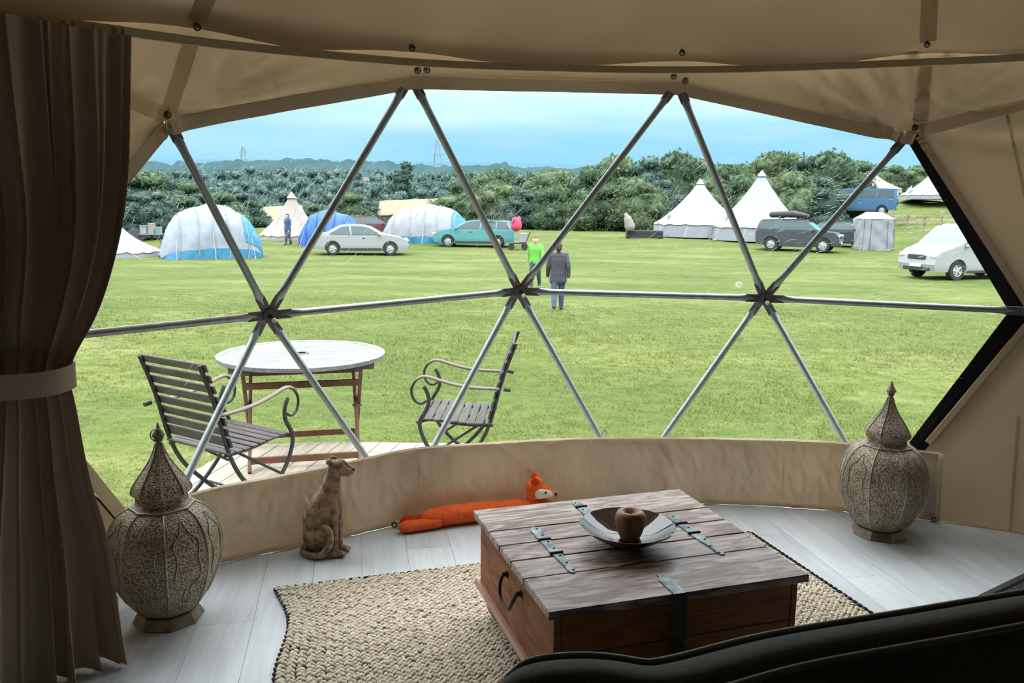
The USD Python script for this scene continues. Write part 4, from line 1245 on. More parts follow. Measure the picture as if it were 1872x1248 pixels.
# folding armchairs of black iron with wooden slats (facing +x, width along y)
def garden_chair(loc, rz, label):
    t = thing('garden_chair', label, 'chair', loc, rz)
    wy = .255
    back = smooth_path([(-.335, 0, .93), (-.285, 0, .80), (-.235, 0, .64), (-.20, 0, .50), (-.165, 0, .39), (-.09, 0, .25), (.03, 0, .12), (.15, 0, .025), (.235, 0, .010)], 34)
    post = smooth_path([(.235, 0, .655), (.222, 0, .63), (.205, 0, .57), (.225, 0, .50), (.262, 0, .43), (.255, 0, .36), (.20, 0, .25), (.08, 0, .125), (-.06, 0, .03), (-.15, 0, .010)], 34)
    for s in (-1, 1):
        o = V([0, s * wy, 0])
        part(t, 'back_leg', tube(back + o, 1., 4, flat=(.006, .016), up=(0, 1, 0)) if 0 else tube(back + o, .0125, 8), 'chair_iron', smooth=True)
        o2 = V([0, s * (wy + .024), 0])
        part(t, 'front_leg', tube(post + o2, .0125, 8), 'chair_iron', smooth=True)
        arm = smooth_path([(-.235, 0, .648), (-.10, 0, .652), (.05, 0, .672), (.17, 0, .705), (.25, 0, .715), (.290, 0, .690)], 24)
        part(t, 'arm_rest', tube(arm + o2, 1., 8, flat=(.019, .010), up=(0, 0, 1)), 'chair_arm', smooth=True)
        scroll = smooth_path([(.285, 0, .692), (.312, 0, .645), (.310, 0, .595), (.285, 0, .555), (.250, 0, .545), (.222, 0, .565)], 20)
        part(t, 'arm_scroll', tube(scroll + o2, .0085, 8), 'chair_iron', smooth=True)
        part(t, 'arm_bolt', rod((-.262, s * (wy + .03), .648), (-.305, s * (wy + .03), .642), .013, 8), 'chair_iron')
        seat_rail = smooth_path([(.285, 0, .405), (.24, 0, .425), (.10, 0, .418), (-.05, 0, .402), (-.195, 0, .402)], 20)
        part(t, 'seat_rail', tube(seat_rail + V([0, s * (wy - .02), 0]), .010, 6), 'chair_iron', smooth=True)
        part(t, 'seat_brace', rod((-.10, s * (wy - .02), .40), (.215, s * (wy - .01), .19), .008, 6), 'chair_iron')
    for x, z in ((.06, .10), (-.07, .045), (.19, .016)):
        part(t, 'cross_bar', rod((x, -wy - .01, z), (x, wy + .01, z), .008, 6), 'chair_iron')
    for k in range(9):
        w = k / 8
        x = .268 - .435 * w
        z = float(np.interp(x, [-.195, -.05, .10, .24, .285], [.414, .414, .430, .437, .417]))
        part(t, 'seat_slat', mv(cbox(.046, 2 * wy + .03, .013, .003), (x, 0, z + .003), RY(.35 if k == 0 else -.03)), 'chair_slat')
    for k in range(8):
        z = .915 - k * .062
        x = float(np.interp(z, back[::-1, 2], back[::-1, 0]))
        dx = float(np.interp(z + .01, back[::-1, 2], back[::-1, 0])) - x
        part(t, 'back_slat', mv(cbox(.013, 2 * wy + .05, .047 if k < 7 else .06, .003), (x + .018, 0, z), RY(math.atan2(dx, .01))), 'chair_slat')
    return t


ca = (on_z(312, 812, ZD + .44) + on_z(412, 825, ZD + .44) + on_z(519, 790, ZD + .44)) / 3
garden_chair((-1.66, 4.60, ZD), math.radians(58), 'slatted garden chair with black iron frame, its back to the window, left of the table')
garden_chair((-.30, 5.27, ZD), math.radians(178), 'slatted garden chair with black iron frame turned sideways, right of the table')


# ---- trees and bushes
def crown(blobs, n, size, seed, flat=.8):
    r = np.random.default_rng(seed)
    vol = V([b[1] ** 2 for b in blobs])
    pick = r.choice(len(blobs), n, p=vol / vol.sum())
    c, rad = V([b[0] for b in blobs])[pick], V([b[1] for b in blobs])[pick]
    d = r.normal(size=(n, 3))
    d /= np.linalg.norm(d, axis=1, keepdims=True)
    rr = rad * (1 + .22 * (meshkit.fbm(d * 2.4 + c, 3, seed) - .5) * 2) * (1 - .28 * r.random(n) ** 2)
    p = c + d * rr[:, None] * V([1, 1, flat])
    a = r.normal(size=(n, 3)) + d * .4
    a /= np.linalg.norm(a, axis=1, keepdims=True)
    b = np.cross(a, r.normal(size=(n, 3)))
    b /= np.linalg.norm(b, axis=1, keepdims=True)
    s = size * r.uniform(.6, 1.4, n)[:, None]
    v = np.stack([p - a * s, p - b * s * .45, p + a * s, p + b * s * .45], 1).reshape(-1, 3)
    i = np.arange(n)[:, None] * 4
    f = np.vstack([i + V([[0, 1, 2]]), i + V([[0, 2, 3]])])
    leaves = trimesh.Trimesh(v, f, process=False)
    cores = []
    for k, (c_, r_) in enumerate(blobs):
        q = trimesh.creation.icosphere(2)
        w = V(q.vertices)
        q.vertices = V(c_) + w * (r_ * (.74 + .3 * (meshkit.fbm(w * 2.4 + V(c_), 3, seed)[:, None] - .5))) * V([1, 1, flat])
        cores.append(q)
    return leaves, cat(cores)


def tree(kind, label, group, leaf, blobs, n, size, seed, trunk_h, trunk_r, loc, rz=0.):
    t = thing(kind, label, 'tree' if 'tree' in kind else 'bush', loc, rz, group=group)
    lv, co = crown(blobs, n, size, seed)
    part(t, 'leaves', lv, leaf, smooth=False, kind='stuff')
    part(t, 'foliage', co, leaf, smooth=True)
    part(t, 'trunk', tube([(0, 0, -.3), (.02, 0, trunk_h * .5), (-.03, .02, trunk_h)], [trunk_r, trunk_r * .8, trunk_r * .5], 8), 'bark')
    return t


def rblobs(seed, h, w, n, low=.25):
    r = np.random.default_rng(seed)
    out = [((0, 0, h * .48), w * .42), ((w * .2, 0, h * .2), w * .3), ((-w * .2, w * .1, h * .2), w * .3)]
    for k in range(n):
        a = r.uniform(0, 2 * PI)
        z = r.uniform(low, .86)
        q = w * .5 * (1 - .65 * max(z - .45, 0) / .45) * r.uniform(.35, .75)
        out.append(((q * math.cos(a), q * math.sin(a), h * z), w * r.uniform(.17, .30) * (1.15 - .45 * z)))
    out.append(((0, 0, h * .86), w * .17))
    return out


HEDGE = 'leafy green trees along the far hedge of the field'
FARG = 'haze tinted trees of the wooded slope beyond the hedge'
P_ = [('leaf_light', 11, 5.2, 5.2, 12), ('leaf_green', 12, 5.8, 5.0, 14), ('leaf_light', 13, 4.6, 5.6, 13), ('leaf_dark', 14, 6.4, 4.8, 13), ('leaf_green', 15, 4.4, 4.8, 11)]
spots = []
# (column of the photograph, distance, crown-top row) of each hedge tree in view
HT = [(1030, 74, 312), (1085, 72, 303), (1135, 70, 292), (1180, 69, 284), (1225, 70, 284), (1270, 71, 292), (1320, 74, 300), (1000, 78, 316), (960, 80, 316), (918, 82, 314), (880, 80, 318), (845, 78, 326), (905, 70, 338), (955, 68, 344),
      (1008, 66, 346), (1062, 65, 348), (1115, 65, 338), (1165, 64, 330), (1215, 65, 326), (1345, 78, 306), (1390, 68, 288), (1412, 70, 277), (1436, 70, 290), (1470, 68, 284), (1500, 67, 284), (1530, 69, 290), (1562, 74, 294), (1450, 64, 318), (1500, 63, 322), (1545, 66, 318), (1600, 80, 302), (1628, 84, 302), (1668, 86, 306), (1706, 88, 311), (1372, 66, 322), (1290, 66, 330), (860, 72, 352), (815, 74, 360)]
LT = [(228, 52, 318), (262, 53, 312), (300, 56, 318), (335, 58, 330), (250, 48, 352), (290, 49, 348), (330, 51, 356), (372, 54, 352), (410, 58, 350), (205, 47, 350), (180, 50, 326), (150, 50, 320), (450, 62, 352), (640, 60, 352), (615, 63, 362), (668, 62, 366), (440, 66, 382), (480, 66, 388), (575, 66, 372), (545, 64, 384)]
protos = {}
rt = np.random.default_rng(21)
for i, (x, D, top_) in enumerate(HT + LT):
    left = i >= len(HT)
    k = i % 5 if not left else (3, 1, 4, 3, 1)[i % 5]
    if left and i % 5 == 2:
        k = 3
    leaf, seed, h, w, n = P_[k]
    g = stand(x, D)
    d = ray(x, top_)
    ztop = EYE + d[2] / d[1] * D
    need = max(ztop - g[2], 1.2) * 1.04
    lab, grp = ('leafy green hedge tree standing behind the tents and cars', HEDGE) if not left else ('dense dark green tree at the left edge of the field', 'dark green trees at the left edge of the field')
    tone = {'leaf_light': 'light green', 'leaf_green': 'mid green', 'leaf_dark': 'dark green'}[leaf]
    row = 'in front' if D < (67.5 if not left else 54) else 'at the back'
    if not left:
        where = next(w for q_, w in ((870, 'behind the teal estate car'), (935, 'just right of the teal estate car'), (1020, 'left of the two walking people'), (1100, 'above the walking person in the dark jacket'), (1195, 'behind the timber fire pit'), (1250, 'at the left shoulder of the left bell tent'),
                                     (1350, 'behind the left bell tent'), (1425, 'behind the taller bell tent'), (1480, 'right of the peak of the taller bell tent'), (1535, 'above the dark off road car'), (9999, 'left of the blue camper van')) if x < q_)
        lab = f'{tone} hedge tree {row}, {where}'
    else:
        where = next(w for q_, w in ((215, 'hidden at the curtain edge'), (275, 'beside the curtain above the low white tent'), (345, 'above the left half of the large white dome tent'), (425, 'above the right half of the large white dome tent'), (520, 'left of the pointed cream tent'), (600, 'behind the pointed cream tent'), (9999, 'behind the white saloon car')) if x < q_)
        lab = f'{tone} tree {row}, {where}'
    key = (k, left)
    if key not in protos:
        protos[key] = tree('hedge_tree', lab, grp, leaf, rblobs(seed, h, w, n, .10), 3600, .17, seed, h * .5, .13, (0, 0, 0))
        x_ = UsdGeom.Xformable(stage.GetPrimAtPath(protos[key]))
        x_.ClearXformOpOrder()
        x_.AddTranslateOp().Set(Gf.Vec3d(*map(float, g)))
        x_.AddRotateZOp().Set(float(rt.uniform(0, 360)))
        x_.AddScaleOp().Set(Gf.Vec3f(float((need / h) ** .6), float((need / h) ** .6), float(need / h)))
    else:
        wsc = (need / h) ** .6 * rt.uniform(.9, 1.15)
        copy(protos[key], g, rt.uniform(0, 2 * PI), (wsc, wsc, need / h), label=lab, group=grp)

# wooded slopes beyond
def slope(name, label, dist, depth, xs, top_rows, material, rough, seed, base_z):
    """a hill standing at its distance; its crest is given by photograph columns and rows"""
    cols = np.linspace(xs[0], xs[-1], 340)
    rows = np.interp(cols, xs, top_rows)
    Q = []
    for c_, r_ in zip(cols, rows):
        d = ray(c_, r_)
        x, zt_ = d[0] / d[1] * dist, EYE + d[2] / d[1] * dist
        col = []
        for w in np.linspace(0, 1, 16):
            yy = dist - depth * (1 - w)
            zz_ = base_z + (zt_ - base_z) * math.sin(w * PI / 2) ** 1.0
            col.append([x * (yy / dist), yy, zz_])
        col += [[x * (1 + .1 * q), dist + depth * .3 * q, base_z + (zt_ - base_z) * (1 - q * q)] for q in (.3, .7, 1)]
        Q.append(col)
    Q = V(Q)
    n_ = meshkit.fbm(Q * V([1, 1, 0]) / rough[0], 5, seed) - .5
    Q[..., 2] += rough[1] * n_ * 2
    whole(name, grid(Q), material, label, 'hill', smooth=True, kind='structure')


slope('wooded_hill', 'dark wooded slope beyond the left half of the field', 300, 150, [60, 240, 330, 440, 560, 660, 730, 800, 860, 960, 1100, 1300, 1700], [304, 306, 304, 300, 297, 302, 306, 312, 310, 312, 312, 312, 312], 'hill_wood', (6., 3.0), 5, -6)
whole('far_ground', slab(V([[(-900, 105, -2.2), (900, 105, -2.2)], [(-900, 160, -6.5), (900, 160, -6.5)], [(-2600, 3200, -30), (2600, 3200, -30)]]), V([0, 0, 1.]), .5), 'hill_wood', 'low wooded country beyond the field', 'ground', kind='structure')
slope('distant_hill', 'long flat hill painted haze blue on the horizon', 2400, 900, [-300, 300, 600, 900, 1100, 1400, 2200], [290, 293, 295, 299, 304, 308, 318], 'hill_blue', (700., 2.2), 8, -40)
FT = [(300, 306, 150), (345, 306, 160), (372, 312, 140), (400, 306, 170), (430, 308, 165), (460, 300, 175), (490, 306, 150), (520, 302, 180), (548, 306, 160), (575, 304, 170), (600, 308, 170), (632, 312, 150), (655, 308, 180), (690, 314, 170), (715, 308, 160),
      (740, 286, 130), (770, 314, 170), (790, 310, 180), (815, 312, 150), (838, 308, 165), (865, 308, 160), (900, 306, 170), (935, 310, 175), (480, 336, 110), (520, 340, 105), (430, 336, 108), (560, 336, 112), (392, 334, 105), (600, 346, 100), (590, 330, 130), (655, 336, 115), (770, 338, 120), (735, 344, 110), (810, 342, 112)]
FT += [(x_, 303 + 4 * math.sin(x_ * .7) + (x_ > 700) * 6, 215 + 20 * math.sin(x_ * 1.3)) for x_ in range(236, 1000, 27)]
FT += [(x_, 322 + 5 * math.sin(x_ * .9), 125 + 12 * math.sin(x_ * 1.7)) for x_ in range(380, 720, 34)]
fp = []
for i, (x, top_, D) in enumerate(FT):
    d = ray(x, top_)
    X_, zt_ = d[0] / d[1] * D, EYE + d[2] / d[1] * D
    tall = x == 740
    h_ = 9.5 if not tall else 11.
    row = 'on the crest' if D > 200 else 'high on the slope' if D > 148 else 'low on the slope'
    where = next(w for q_, w in ((300, 'beside the curtain'), (360, 'left of the leftmost strut'), (440, 'over the large white dome tent'), (500, 'below the faint left pylon'), (560, 'over the pointed cream tent'), (620, 'over the royal blue tent'), (690, 'over the white saloon car'),
                                 (745, 'by the tall dark tree'), (800, 'over the grey dome tent'), (870, 'over the bonnet of the teal car'), (9999, 'over the tail of the teal car')) if x < q_)
    lab = 'tall dark rounded tree standing above the far woods' if tall else f'haze tinted far tree {row}, {where}'
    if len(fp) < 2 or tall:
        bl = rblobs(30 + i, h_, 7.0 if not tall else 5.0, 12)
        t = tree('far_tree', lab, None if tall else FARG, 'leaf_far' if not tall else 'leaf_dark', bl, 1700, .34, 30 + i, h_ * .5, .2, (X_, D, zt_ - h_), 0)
        if not tall:
            fp.append(t)
    else:
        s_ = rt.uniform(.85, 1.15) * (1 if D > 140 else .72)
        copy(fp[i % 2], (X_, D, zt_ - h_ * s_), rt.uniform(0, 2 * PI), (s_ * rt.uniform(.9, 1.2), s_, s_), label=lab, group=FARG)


def patch(name, label, corners, D0, D1):
    """a field of ripe straw on the far slope"""
    (xa, ya), (xb, yb), (xc, yc), (xd, yd) = corners
    Q = []
    for w in np.linspace(0, 1, 12):
        row = []
        for u in np.linspace(0, 1, 24):
            x = (xa * (1 - u) + xb * u) * (1 - w) + (xd * (1 - u) + xc * u) * w
            y = (ya * (1 - u) + yb * u) * (1 - w) + (yd * (1 - u) + yc * u) * w
            D = D0 + (D1 - D0) * w
            q = on_y(x, y, D)
            row.append(q + V([0, 0, .12 * float(meshkit.fbm(V([u * 14, w * 5, 1.]), 3, 2))]))
        Q.append(row)
    Q = V(Q)
    whole(name, slab(Q[:, ::1], V([0, 0, 1.]), .3), 'straw', label, 'field', smooth=True)


patch('straw_field', 'pale straw coloured field behind the pointed cream tent', [(440, 402), (560, 400), (552, 376), (452, 380)], 88, 98)
patch('straw_field', 'pale straw coloured field above the white dome tents', [(690, 392), (815, 388), (805, 363), (694, 368)], 84, 96)
patch('straw_field', 'tan grass bank beside the blue van at the far right', [(1628, 408), (1720, 408), (1712, 346), (1634, 346)], 76, 90)


def cottage(x, y, D, w, h, label):
    q = on_y(x, y, D)
    t = thing('cottage', label, 'house', (q[0], D, q[2]))
    part(t, 'wall', cbox(w, 5, h, .05, (0, 0, h / 2 - 2)), 'wall_pale')
    part(t, 'roof', mv(extr([(-3, 0), (3, 0), (0, 2.6)], w + .6), (-(w + .6) / 2, 0, h - 2), RX(PI / 2), RZ(PI / 2)), 'roof_red')
    part(t, 'chimney', cbox(.8, .8, 1.8, .03, (w * .35, 0, h + .9)), 'brick_red')
    for k in (-1, 1):
        part(t, 'window', cbox(1.0, .1, 1.1, .02, (k * w * .25, -2.52, h * .5 - 1)), 'car_glass')


cottage(682, 349, 200, 6.6, 2.6, 'red roofed cottage among the far trees')
cottage(592, 338, 205, 4.6, 2.0, 'small pale cottage between far trees')


def pylon(x, y0, y1, D, label):
    a, b = on_y(x, y0, D), on_y(x, y1, D)
    Hh = b[2] - a[2]
    t = thing('pylon', label, 'pylon', a)
    w = Hh * .12
    r = .10 * D / 200
    for sx in (-1, 1):
        for sy in (-1, 1):
            part(t, 'leg', rod((sx * w, sy * w, 0), (sx * w * .12, sy * w * .12, Hh), r, 5), 'pylon_steel')
    for k in range(6):
        f0, f1 = k / 6, (k + 1) / 6
        w0, w1 = w * (1 - .88 * f0), w * (1 - .88 * f1)
        part(t, 'brace', cat(rod((-w0, -w0, Hh * f0), (w1, -w1, Hh * f1), r * .6, 4), rod((w0, -w0, Hh * f0), (-w1, -w1, Hh * f1), r * .6, 4)), 'pylon_steel')
    for f, l in ((.70, .085), (.82, .10), (.93, .07)):
        part(t, 'cross_arm', rod((-Hh * l, 0, Hh * f), (Hh * l, 0, Hh * f), r * .8, 5), 'pylon_steel')


pylon(800, 405, 254, 420, 'grey lattice pylon rising behind the trees right of the tall dark tree')
pylon(449, 398, 268, 520, 'faint grey lattice pylon far off at the left')


# ---- tents
def sag(P, amt, seed):
    P = P.copy()
    P[..., :3] += (amt * (meshkit.fbm(P * 1.6, 3, seed) - .5))[..., None]
    return P


def dome_tent(label, loc, rz, L, W, Hh, cols, porch=True, seed=0):
    """a poled family tent: arched fabric bays along x, a skirt colour at the foot, a doorway at +x"""
    t = thing('dome_tent', label, 'tent', loc, rz)
    xs = np.linspace(-1, 1, 29)
    th = np.linspace(0, PI, 25)
    Q = np.zeros((29, 25, 3))
    for i, u in enumerate(xs):
        k = max(1 - abs(u) ** 2.6, .0) ** .55
        ridge = .035 * abs(math.sin(u * PI * 1.5))
        Q[i, :, 0] = u * L / 2
        Q[i, :, 1] = np.cos(th) * W / 2 * (.45 + .55 * k)
        Q[i, :, 2] = np.maximum(np.sin(th), 0) ** .8 * Hh * max(k - ridge, .04)
    Q = sag(Q, .26, seed)
    Q[..., 2] = np.maximum(Q[..., 2], 0)
    bands = [(0, 2, cols[1]), (1, 24, cols[0]), (23, 25, cols[1])]
    for a, b, c in bands:
        part(t, 'flysheet' if c == cols[0] else 'foot_panel', slab(Q[:, a:b][:, ::-1], V([0, 0, 1.]), .02), c, smooth=True)
    part(t, 'end_panel', slab(Q[22:29, 2:23][:, ::-1] * 1.004 + V([.012, 0, .006]), V([0, 0, 1.]), .02), cols[1], smooth=True)
    for u in (5, 10, 14, 18, 23):
        p = Q[u] * 1.006 + V([0, 0, .01])
        part(t, 'pole_sleeve', tube(p, .022, 6), cols[2] if cols[0] != 'tent_sky' else 'tent_sky', smooth=True)
    if porch:
        p = Q[23, 6:19]
        base = p.copy()
        base[:, 0] += .55
        base[:, 2] *= .15
        part(t, 'porch', slab(np.stack([p + V([.02, 0, .02]), (p + base) / 2 + V([.1, 0, .1]), base], 1), V([1., 0, 0]), .02), cols[1], smooth=True)
    for u, s in ((4, 0), (14, 0), (24, 0), (4, -1), (14, -1), (24, -1)):
        a = Q[u, 4 if s == 0 else 20]
        b = a * V([1.03, 1.0, 0]) + V([0, .8 if a[1] > 0 else -.8, .0])
        part(t, 'guy_rope', rod(a, b, .006, 4), 'tape_white')
    return t


def bell_tent(label, loc, rz, R, Hh, wall, colour, seed=0, door=True):
    t = thing('bell_tent', label, 'tent', loc, rz)
    n = 49
    a = np.linspace(0, 2 * PI, n)
    rows = []
    for w in np.linspace(0, 1, 14):
        r = R * (1 - w) ** 1.06 + .05
        z = wall + (Hh - wall) * w - .10 * Hh * math.sin(w * PI) * .8
        rip = 1 - .035 * (1 - w) * np.abs(np.sin(a * 8))
        rows.append(np.stack([r * rip * np.cos(a), r * rip * np.sin(a), np.full(n, z) - .06 * (1 - w) * np.abs(np.sin(a * 8))], -1))
    Q = sag(V(rows), .12, seed)
    Q[:, -1] = Q[:, 0]
    part(t, 'roof', slab(Q, V([0, 0, 1.]), .02), colour, smooth=True)
    lo = Q[0] * V([.985, .985, 1])
    Wl = V([lo * V([1, 1, 1 - w]) * V([1 + .02 * w, 1 + .02 * w, 1]) for w in np.linspace(0, 1, 5)])
    part(t, 'wall', grid(Wl[:, ::-1]), colour, smooth=True)
    part(t, 'centre_pole', rod((0, 0, 0), (0, 0, Hh + .12), .035, 8), 'post_wood')
    part(t, 'peak_cap', mv(lathe([(.30, 0), (.20, .15), (.06, .36), (0, .38)], 16), (0, 0, Hh - .30)), colour)
    if door:
        h = wall + .55
        part(t, 'door_flap', slab(V([[(-R * 1.0 - .0, -.35, 0), (-R * .80, -.28, wall + .5)], [(-R - .05, 0, 0), (-R * .72, 0, h + .25)], [(-R * 1.0, .35, 0), (-R * .80, .28, wall + .5)]]), V([1., 0, 0]), .03), 'tent_grey', smooth=True)
    for k in range(10):
        an_ = k * 2 * PI / 10 + .2
        b = V([math.cos(an_), math.sin(an_), 0])
        part(t, 'guy_rope', rod(b * R * .98 + V([0, 0, wall - .05]), b * (R + .9), .007, 4), 'tape_white')
    return t


def utility_tent(label, loc, rz, W, D, Hh):
    t = thing('utility_tent', label, 'tent', loc, rz)
    for nm, P in (('wall', [(-W / 2, -D / 2), (W / 2, -D / 2)]), ('wall', [(W / 2, -D / 2), (W / 2, D / 2)]), ('wall', [(W / 2, D / 2), (-W / 2, D / 2)]), ('wall', [(-W / 2, D / 2), (-W / 2, -D / 2)])):
        a, b = V([*P[0], 0]), V([*P[1], 0])
        Q = V([[a * (1 - u) + b * u + V([0, 0, z * Hh * .82]) for z in np.linspace(0, 1, 12)] for u in np.linspace(0, 1, 14)])
        nr = V([(b - a)[1], -(b - a)[0], 0]) / np.linalg.norm(b - a)
        wv = .10 * (meshkit.fbm(Q * 1.5 + 3, 3, int(W * 10)) - .5) + .05 * np.abs(np.sin((Q @ V([1.8, 1.8, 2.2])) * 1.5))
        Q = Q * V([1, 1, 1]) + nr * (wv - .03)[..., None]
        Q[..., 0] *= 1 - .05 * Q[..., 2] / Hh
        Q[..., 1] *= 1 - .05 * Q[..., 2] / Hh
        part(t, nm, slab(Q, nr, .02), 'tent_grey', smooth=True)
    x, y, e = W / 2 * .97, D / 2 * .97, Hh * .82
    Q = V([[(-x, -y, e), (x, -y, e)], [(-x * .45, -y * .25, Hh), (x * .45, -y * .25, Hh)], [(-x * .45, y * .25, Hh), (x * .45, y * .25, Hh)], [(-x, y, e), (x, y, e)]])
    m = trimesh.convex.convex_hull(np.vstack([Q.reshape(-1, 3), Q.reshape(-1, 3)[[0, 1, 6, 7]] - V([0, 0, .04])]))
    part(t, 'roof', m, 'tent_white', smooth=20)
    for sx in (-1, 1):
        part(t, 'door_zip', rod((sx * W * .28, -D / 2 - .045, .03), (sx * W * .26, -D / 2 - .03, e * .97), .012, 5), 'car_plastic')
        part(t, 'corner_pole', rod((sx * (W / 2 + .01), -D / 2 - .02, 0), (sx * x, -y, e), .016, 6), 'hub_metal')
    return t


def face(loc):
    """the turn that shows a thing's -y side to the window"""
    return -math.atan2(loc[0], loc[1])


q = on_ground(374, 472)
dome_tent('large white dome tent with blue foot panels at the left, by the dark trees', q + V([0, .9, 0]), face(q) + .10, 4.3, 3.0, 2.35, ('tent_sky', 'tent_blue', 'tent_white'), seed=3)
q = on_ground(770, 449)
dome_tent('pale grey dome tent with blue foot panels between the white and the teal car', q + V([0, 3.2, 0]), face(q) - .15, 5.4, 3.4, 2.3, ('tent_grey', 'tent_blue', 'tent_white'), seed=5)
q = on_ground(590, 450)
dome_tent('royal blue dome tent right of the pointed cream tent', q + V([.2, 1.0, 0]), face(q) - .3, 3.3, 2.4, 2.0, ('tent_royal', 'tent_royal', 'tent_navy'), seed=7)
q = on_ground(214, 470)
bell_tent('low white tent cut off by the curtain', q + V([-.55, .9, 0]), .3, 1.9, 1.55, .25, 'tent_white', 2, door=False)
q = on_ground(522, 440)
bell_tent('pointed cream tent left of the royal blue tent', q + V([0, 1.6, 0]), -.4, 1.9, 2.75, .30, 'tent_cream', 4)
q = stand(1277, 56)
bell_tent('left of two large white bell tents before the hedge', q, .3, 2.95, 3.75, .85, 'tent_white', 6)
q = stand(1388, 53)
bell_tent('taller white bell tent standing behind the dark car', q, .2, 2.95, 4.3, .85, 'tent_white', 8)
q = stand(1582, 78)
bell_tent('white bell tent high on the bank behind the blue van', V([q[0], q[1], on_y(1582, 352, 78)[2]]), .6, 2.9, 2.1, .35, 'tent_white', 9)
bell_tent('white bell tent at the right edge beside the black window border', on_y(1700, 364, 70), .1, 2.3, 2.2, .35, 'tent_white', 10)
whole('bank', slab(V([[on_y(x, y, 62 + 26 * w) for x in np.linspace(1490, 1830, 14)] for w, y in ((0, 408), (.3, 392), (.6, 366), (1, 348))])[:, ::-1], V([0, 0, 1.]), 1.2), 'field', 'grassy bank rising behind the cars at the right', 'bank', kind='structure', smooth=True)
q = on_ground(1607, 458)
utility_tent('square grey utility tent between the dark car and the white van', q + V([0, 1.0, 0]), face(q) + .42, 1.75, 1.6, 2.15)


# ---- vehicles (local: x forward, width along y, on wheels at z = 0)
def vehicle(name, label, loc, rz, prof, W, belt, arches, wr, paint, glass, screens, extra=None, tumble=.20, lampz=.72, roof_rack=False):
    t = thing(name, label, 'car' if name != 'van' else 'van', loc, rz)
    L0, L1 = min(p[0] for p in prof), max(p[0] for p in prof)
    top = max(p[1] for p in prof)

    def shape(v):
        v = V(v, float).copy()
        k = ss(belt, top, v[:, 2]) * tumble + .06 * ss(.5, .1, v[:, 2])
        e = np.abs((v[:, 0] - (L0 + L1) / 2) / ((L1 - L0) / 2))
        v[:, 1] *= (1 - k) * (1 - .13 * np.clip((e - .55) / .45, 0, 1) ** 2)
        return v

    m = side_extr(Polygon(prof).buffer(.05).buffer(-.05) if 0 else Polygon(prof), -W / 2, W / 2)
    b = m3.Manifold(m3.Mesh(np.asarray(m.vertices, np.float32), np.asarray(m.faces, np.uint32)))
    for ax in arches:
        for s in (-1, 1):
            b = b - m3.Manifold.cylinder(.36, wr + .055, wr + .055, 28, True).rotate((90, 0, 0)).translate((ax, s * W / 2, wr + .01))
    bm = tm(b.refine_to_length(.16))
    bm.vertices = shape(bm.vertices)
    part(t, 'body', bm, paint, smooth=28)
    for s in (-1, 1):
        for g in glass:
            gm = side_extr(Polygon(g).buffer(-.015).buffer(.015), s * W / 2 - .02, s * W / 2 + .004)
            gq = m3.Manifold(m3.Mesh(np.asarray(gm.vertices, np.float32), np.asarray(gm.faces, np.uint32)))
            gm = tm(gq.refine_to_length(.16))
            gm.vertices = shape(gm.vertices)
            part(t, 'side_window', gm, 'car_glass', smooth=20)
        part(t, 'sill', cbox(arches[1] - arches[0] - 2 * wr - .15, .03, .10, .01, ((arches[0] + arches[1]) / 2, s * (W / 2 - .015), .30)), 'car_plastic')
        mx = max(g_[0] for g in glass for g_ in g) - .10
        part(t, 'mirror', mv(cbox(.12, .16, .13, .04), (mx, s * (W / 2 + .07), belt + .09)), paint)
        part(t, 'handle', cbox(.16, .03, .03, .01, ((arches[0] + arches[1]) / 2 + .1, s * (W / 2 + .003), belt - .10)), 'car_plastic')
    for (a, b_, nm) in screens:
        a, b_ = V([a[0], 0, a[1]]), V([b_[0], 0, b_[1]])
        d = b_ - a
        nr = V([-d[2], 0, d[0]]) / np.linalg.norm(d)
        if nr[2] < 0:
            nr = -nr
        wa, wb = W * .43 * (1 - tumble * .35), W * .43 * (1 - tumble)
        Q = V([[a * (1 - w) + b_ * w + nr * .006 + V([0, s * (wa * (1 - w) + wb * w), 0]) for s in (-1, -.5, 0, .5, 1)] for w in (.08, .5, .93)])
        part(t, nm, slab(Q, nr, .012), 'screen_glass' if nm == 'windscreen' else 'car_glass', smooth=20)
    for ax in arches:
        for s in (-1, 1):
            w = part(t, 'wheel', mv(lathe([(wr * .60, -.10), (wr * .95, -.105), (wr, -.08), (wr, .08), (wr * .95, .105), (wr * .60, .10)], 28), (ax, s * (W / 2 - .125), wr), RX(PI / 2)), 'tyre', smooth=30)
            sp_ = [mv(lathe([(0, .02), (.06, .02), (.07, 0), (wr * .58, -.03), (wr * .62, .02), (wr * .60, .03), (wr * .55, .0)], 24), (0, 0, 0))]
            sp_ += [mv(cbox(wr * .52, .05, .02, .006, (wr * .32, 0, .015)), (0, 0, 0), RZ(k * 2 * PI / 5)) for k in range(5)]
            part(w, 'rim', mv(cat(sp_), (ax, s * (W / 2 - .05), wr), RX(-s * PI / 2)), 'wheel_rim', smooth=30)
    for s in (-1, 1):
        part(t, 'headlamp', mv(cbox(.14, .36, .16, .05), (L1 - .09, s * W * .34, lampz), RZ(-s * .25)), 'lamp_clear')
        part(t, 'tail_lamp', mv(cbox(.10, .20, .26, .04), (L0 + .07, s * W * .37, lampz + .14), RZ(s * .2)), 'lamp_red')
    part(t, 'grille', cbox(.05, W * .42, .16, .02, (L1 - .015, 0, lampz - .06)), 'car_plastic')
    part(t, 'lower_grille', cbox(.05, W * .62, .14, .02, (L1 - .03, 0, .38)), 'car_plastic')
    part(t, 'rear_bumper', cbox(.08, W * .86, .22, .03, (L0 + .03, 0, .46)), paint)
    part(t, 'number_plate', cbox(.02, .52, .11, .005, (L1 + .015, 0, .50)), 'lamp_clear')
    return t


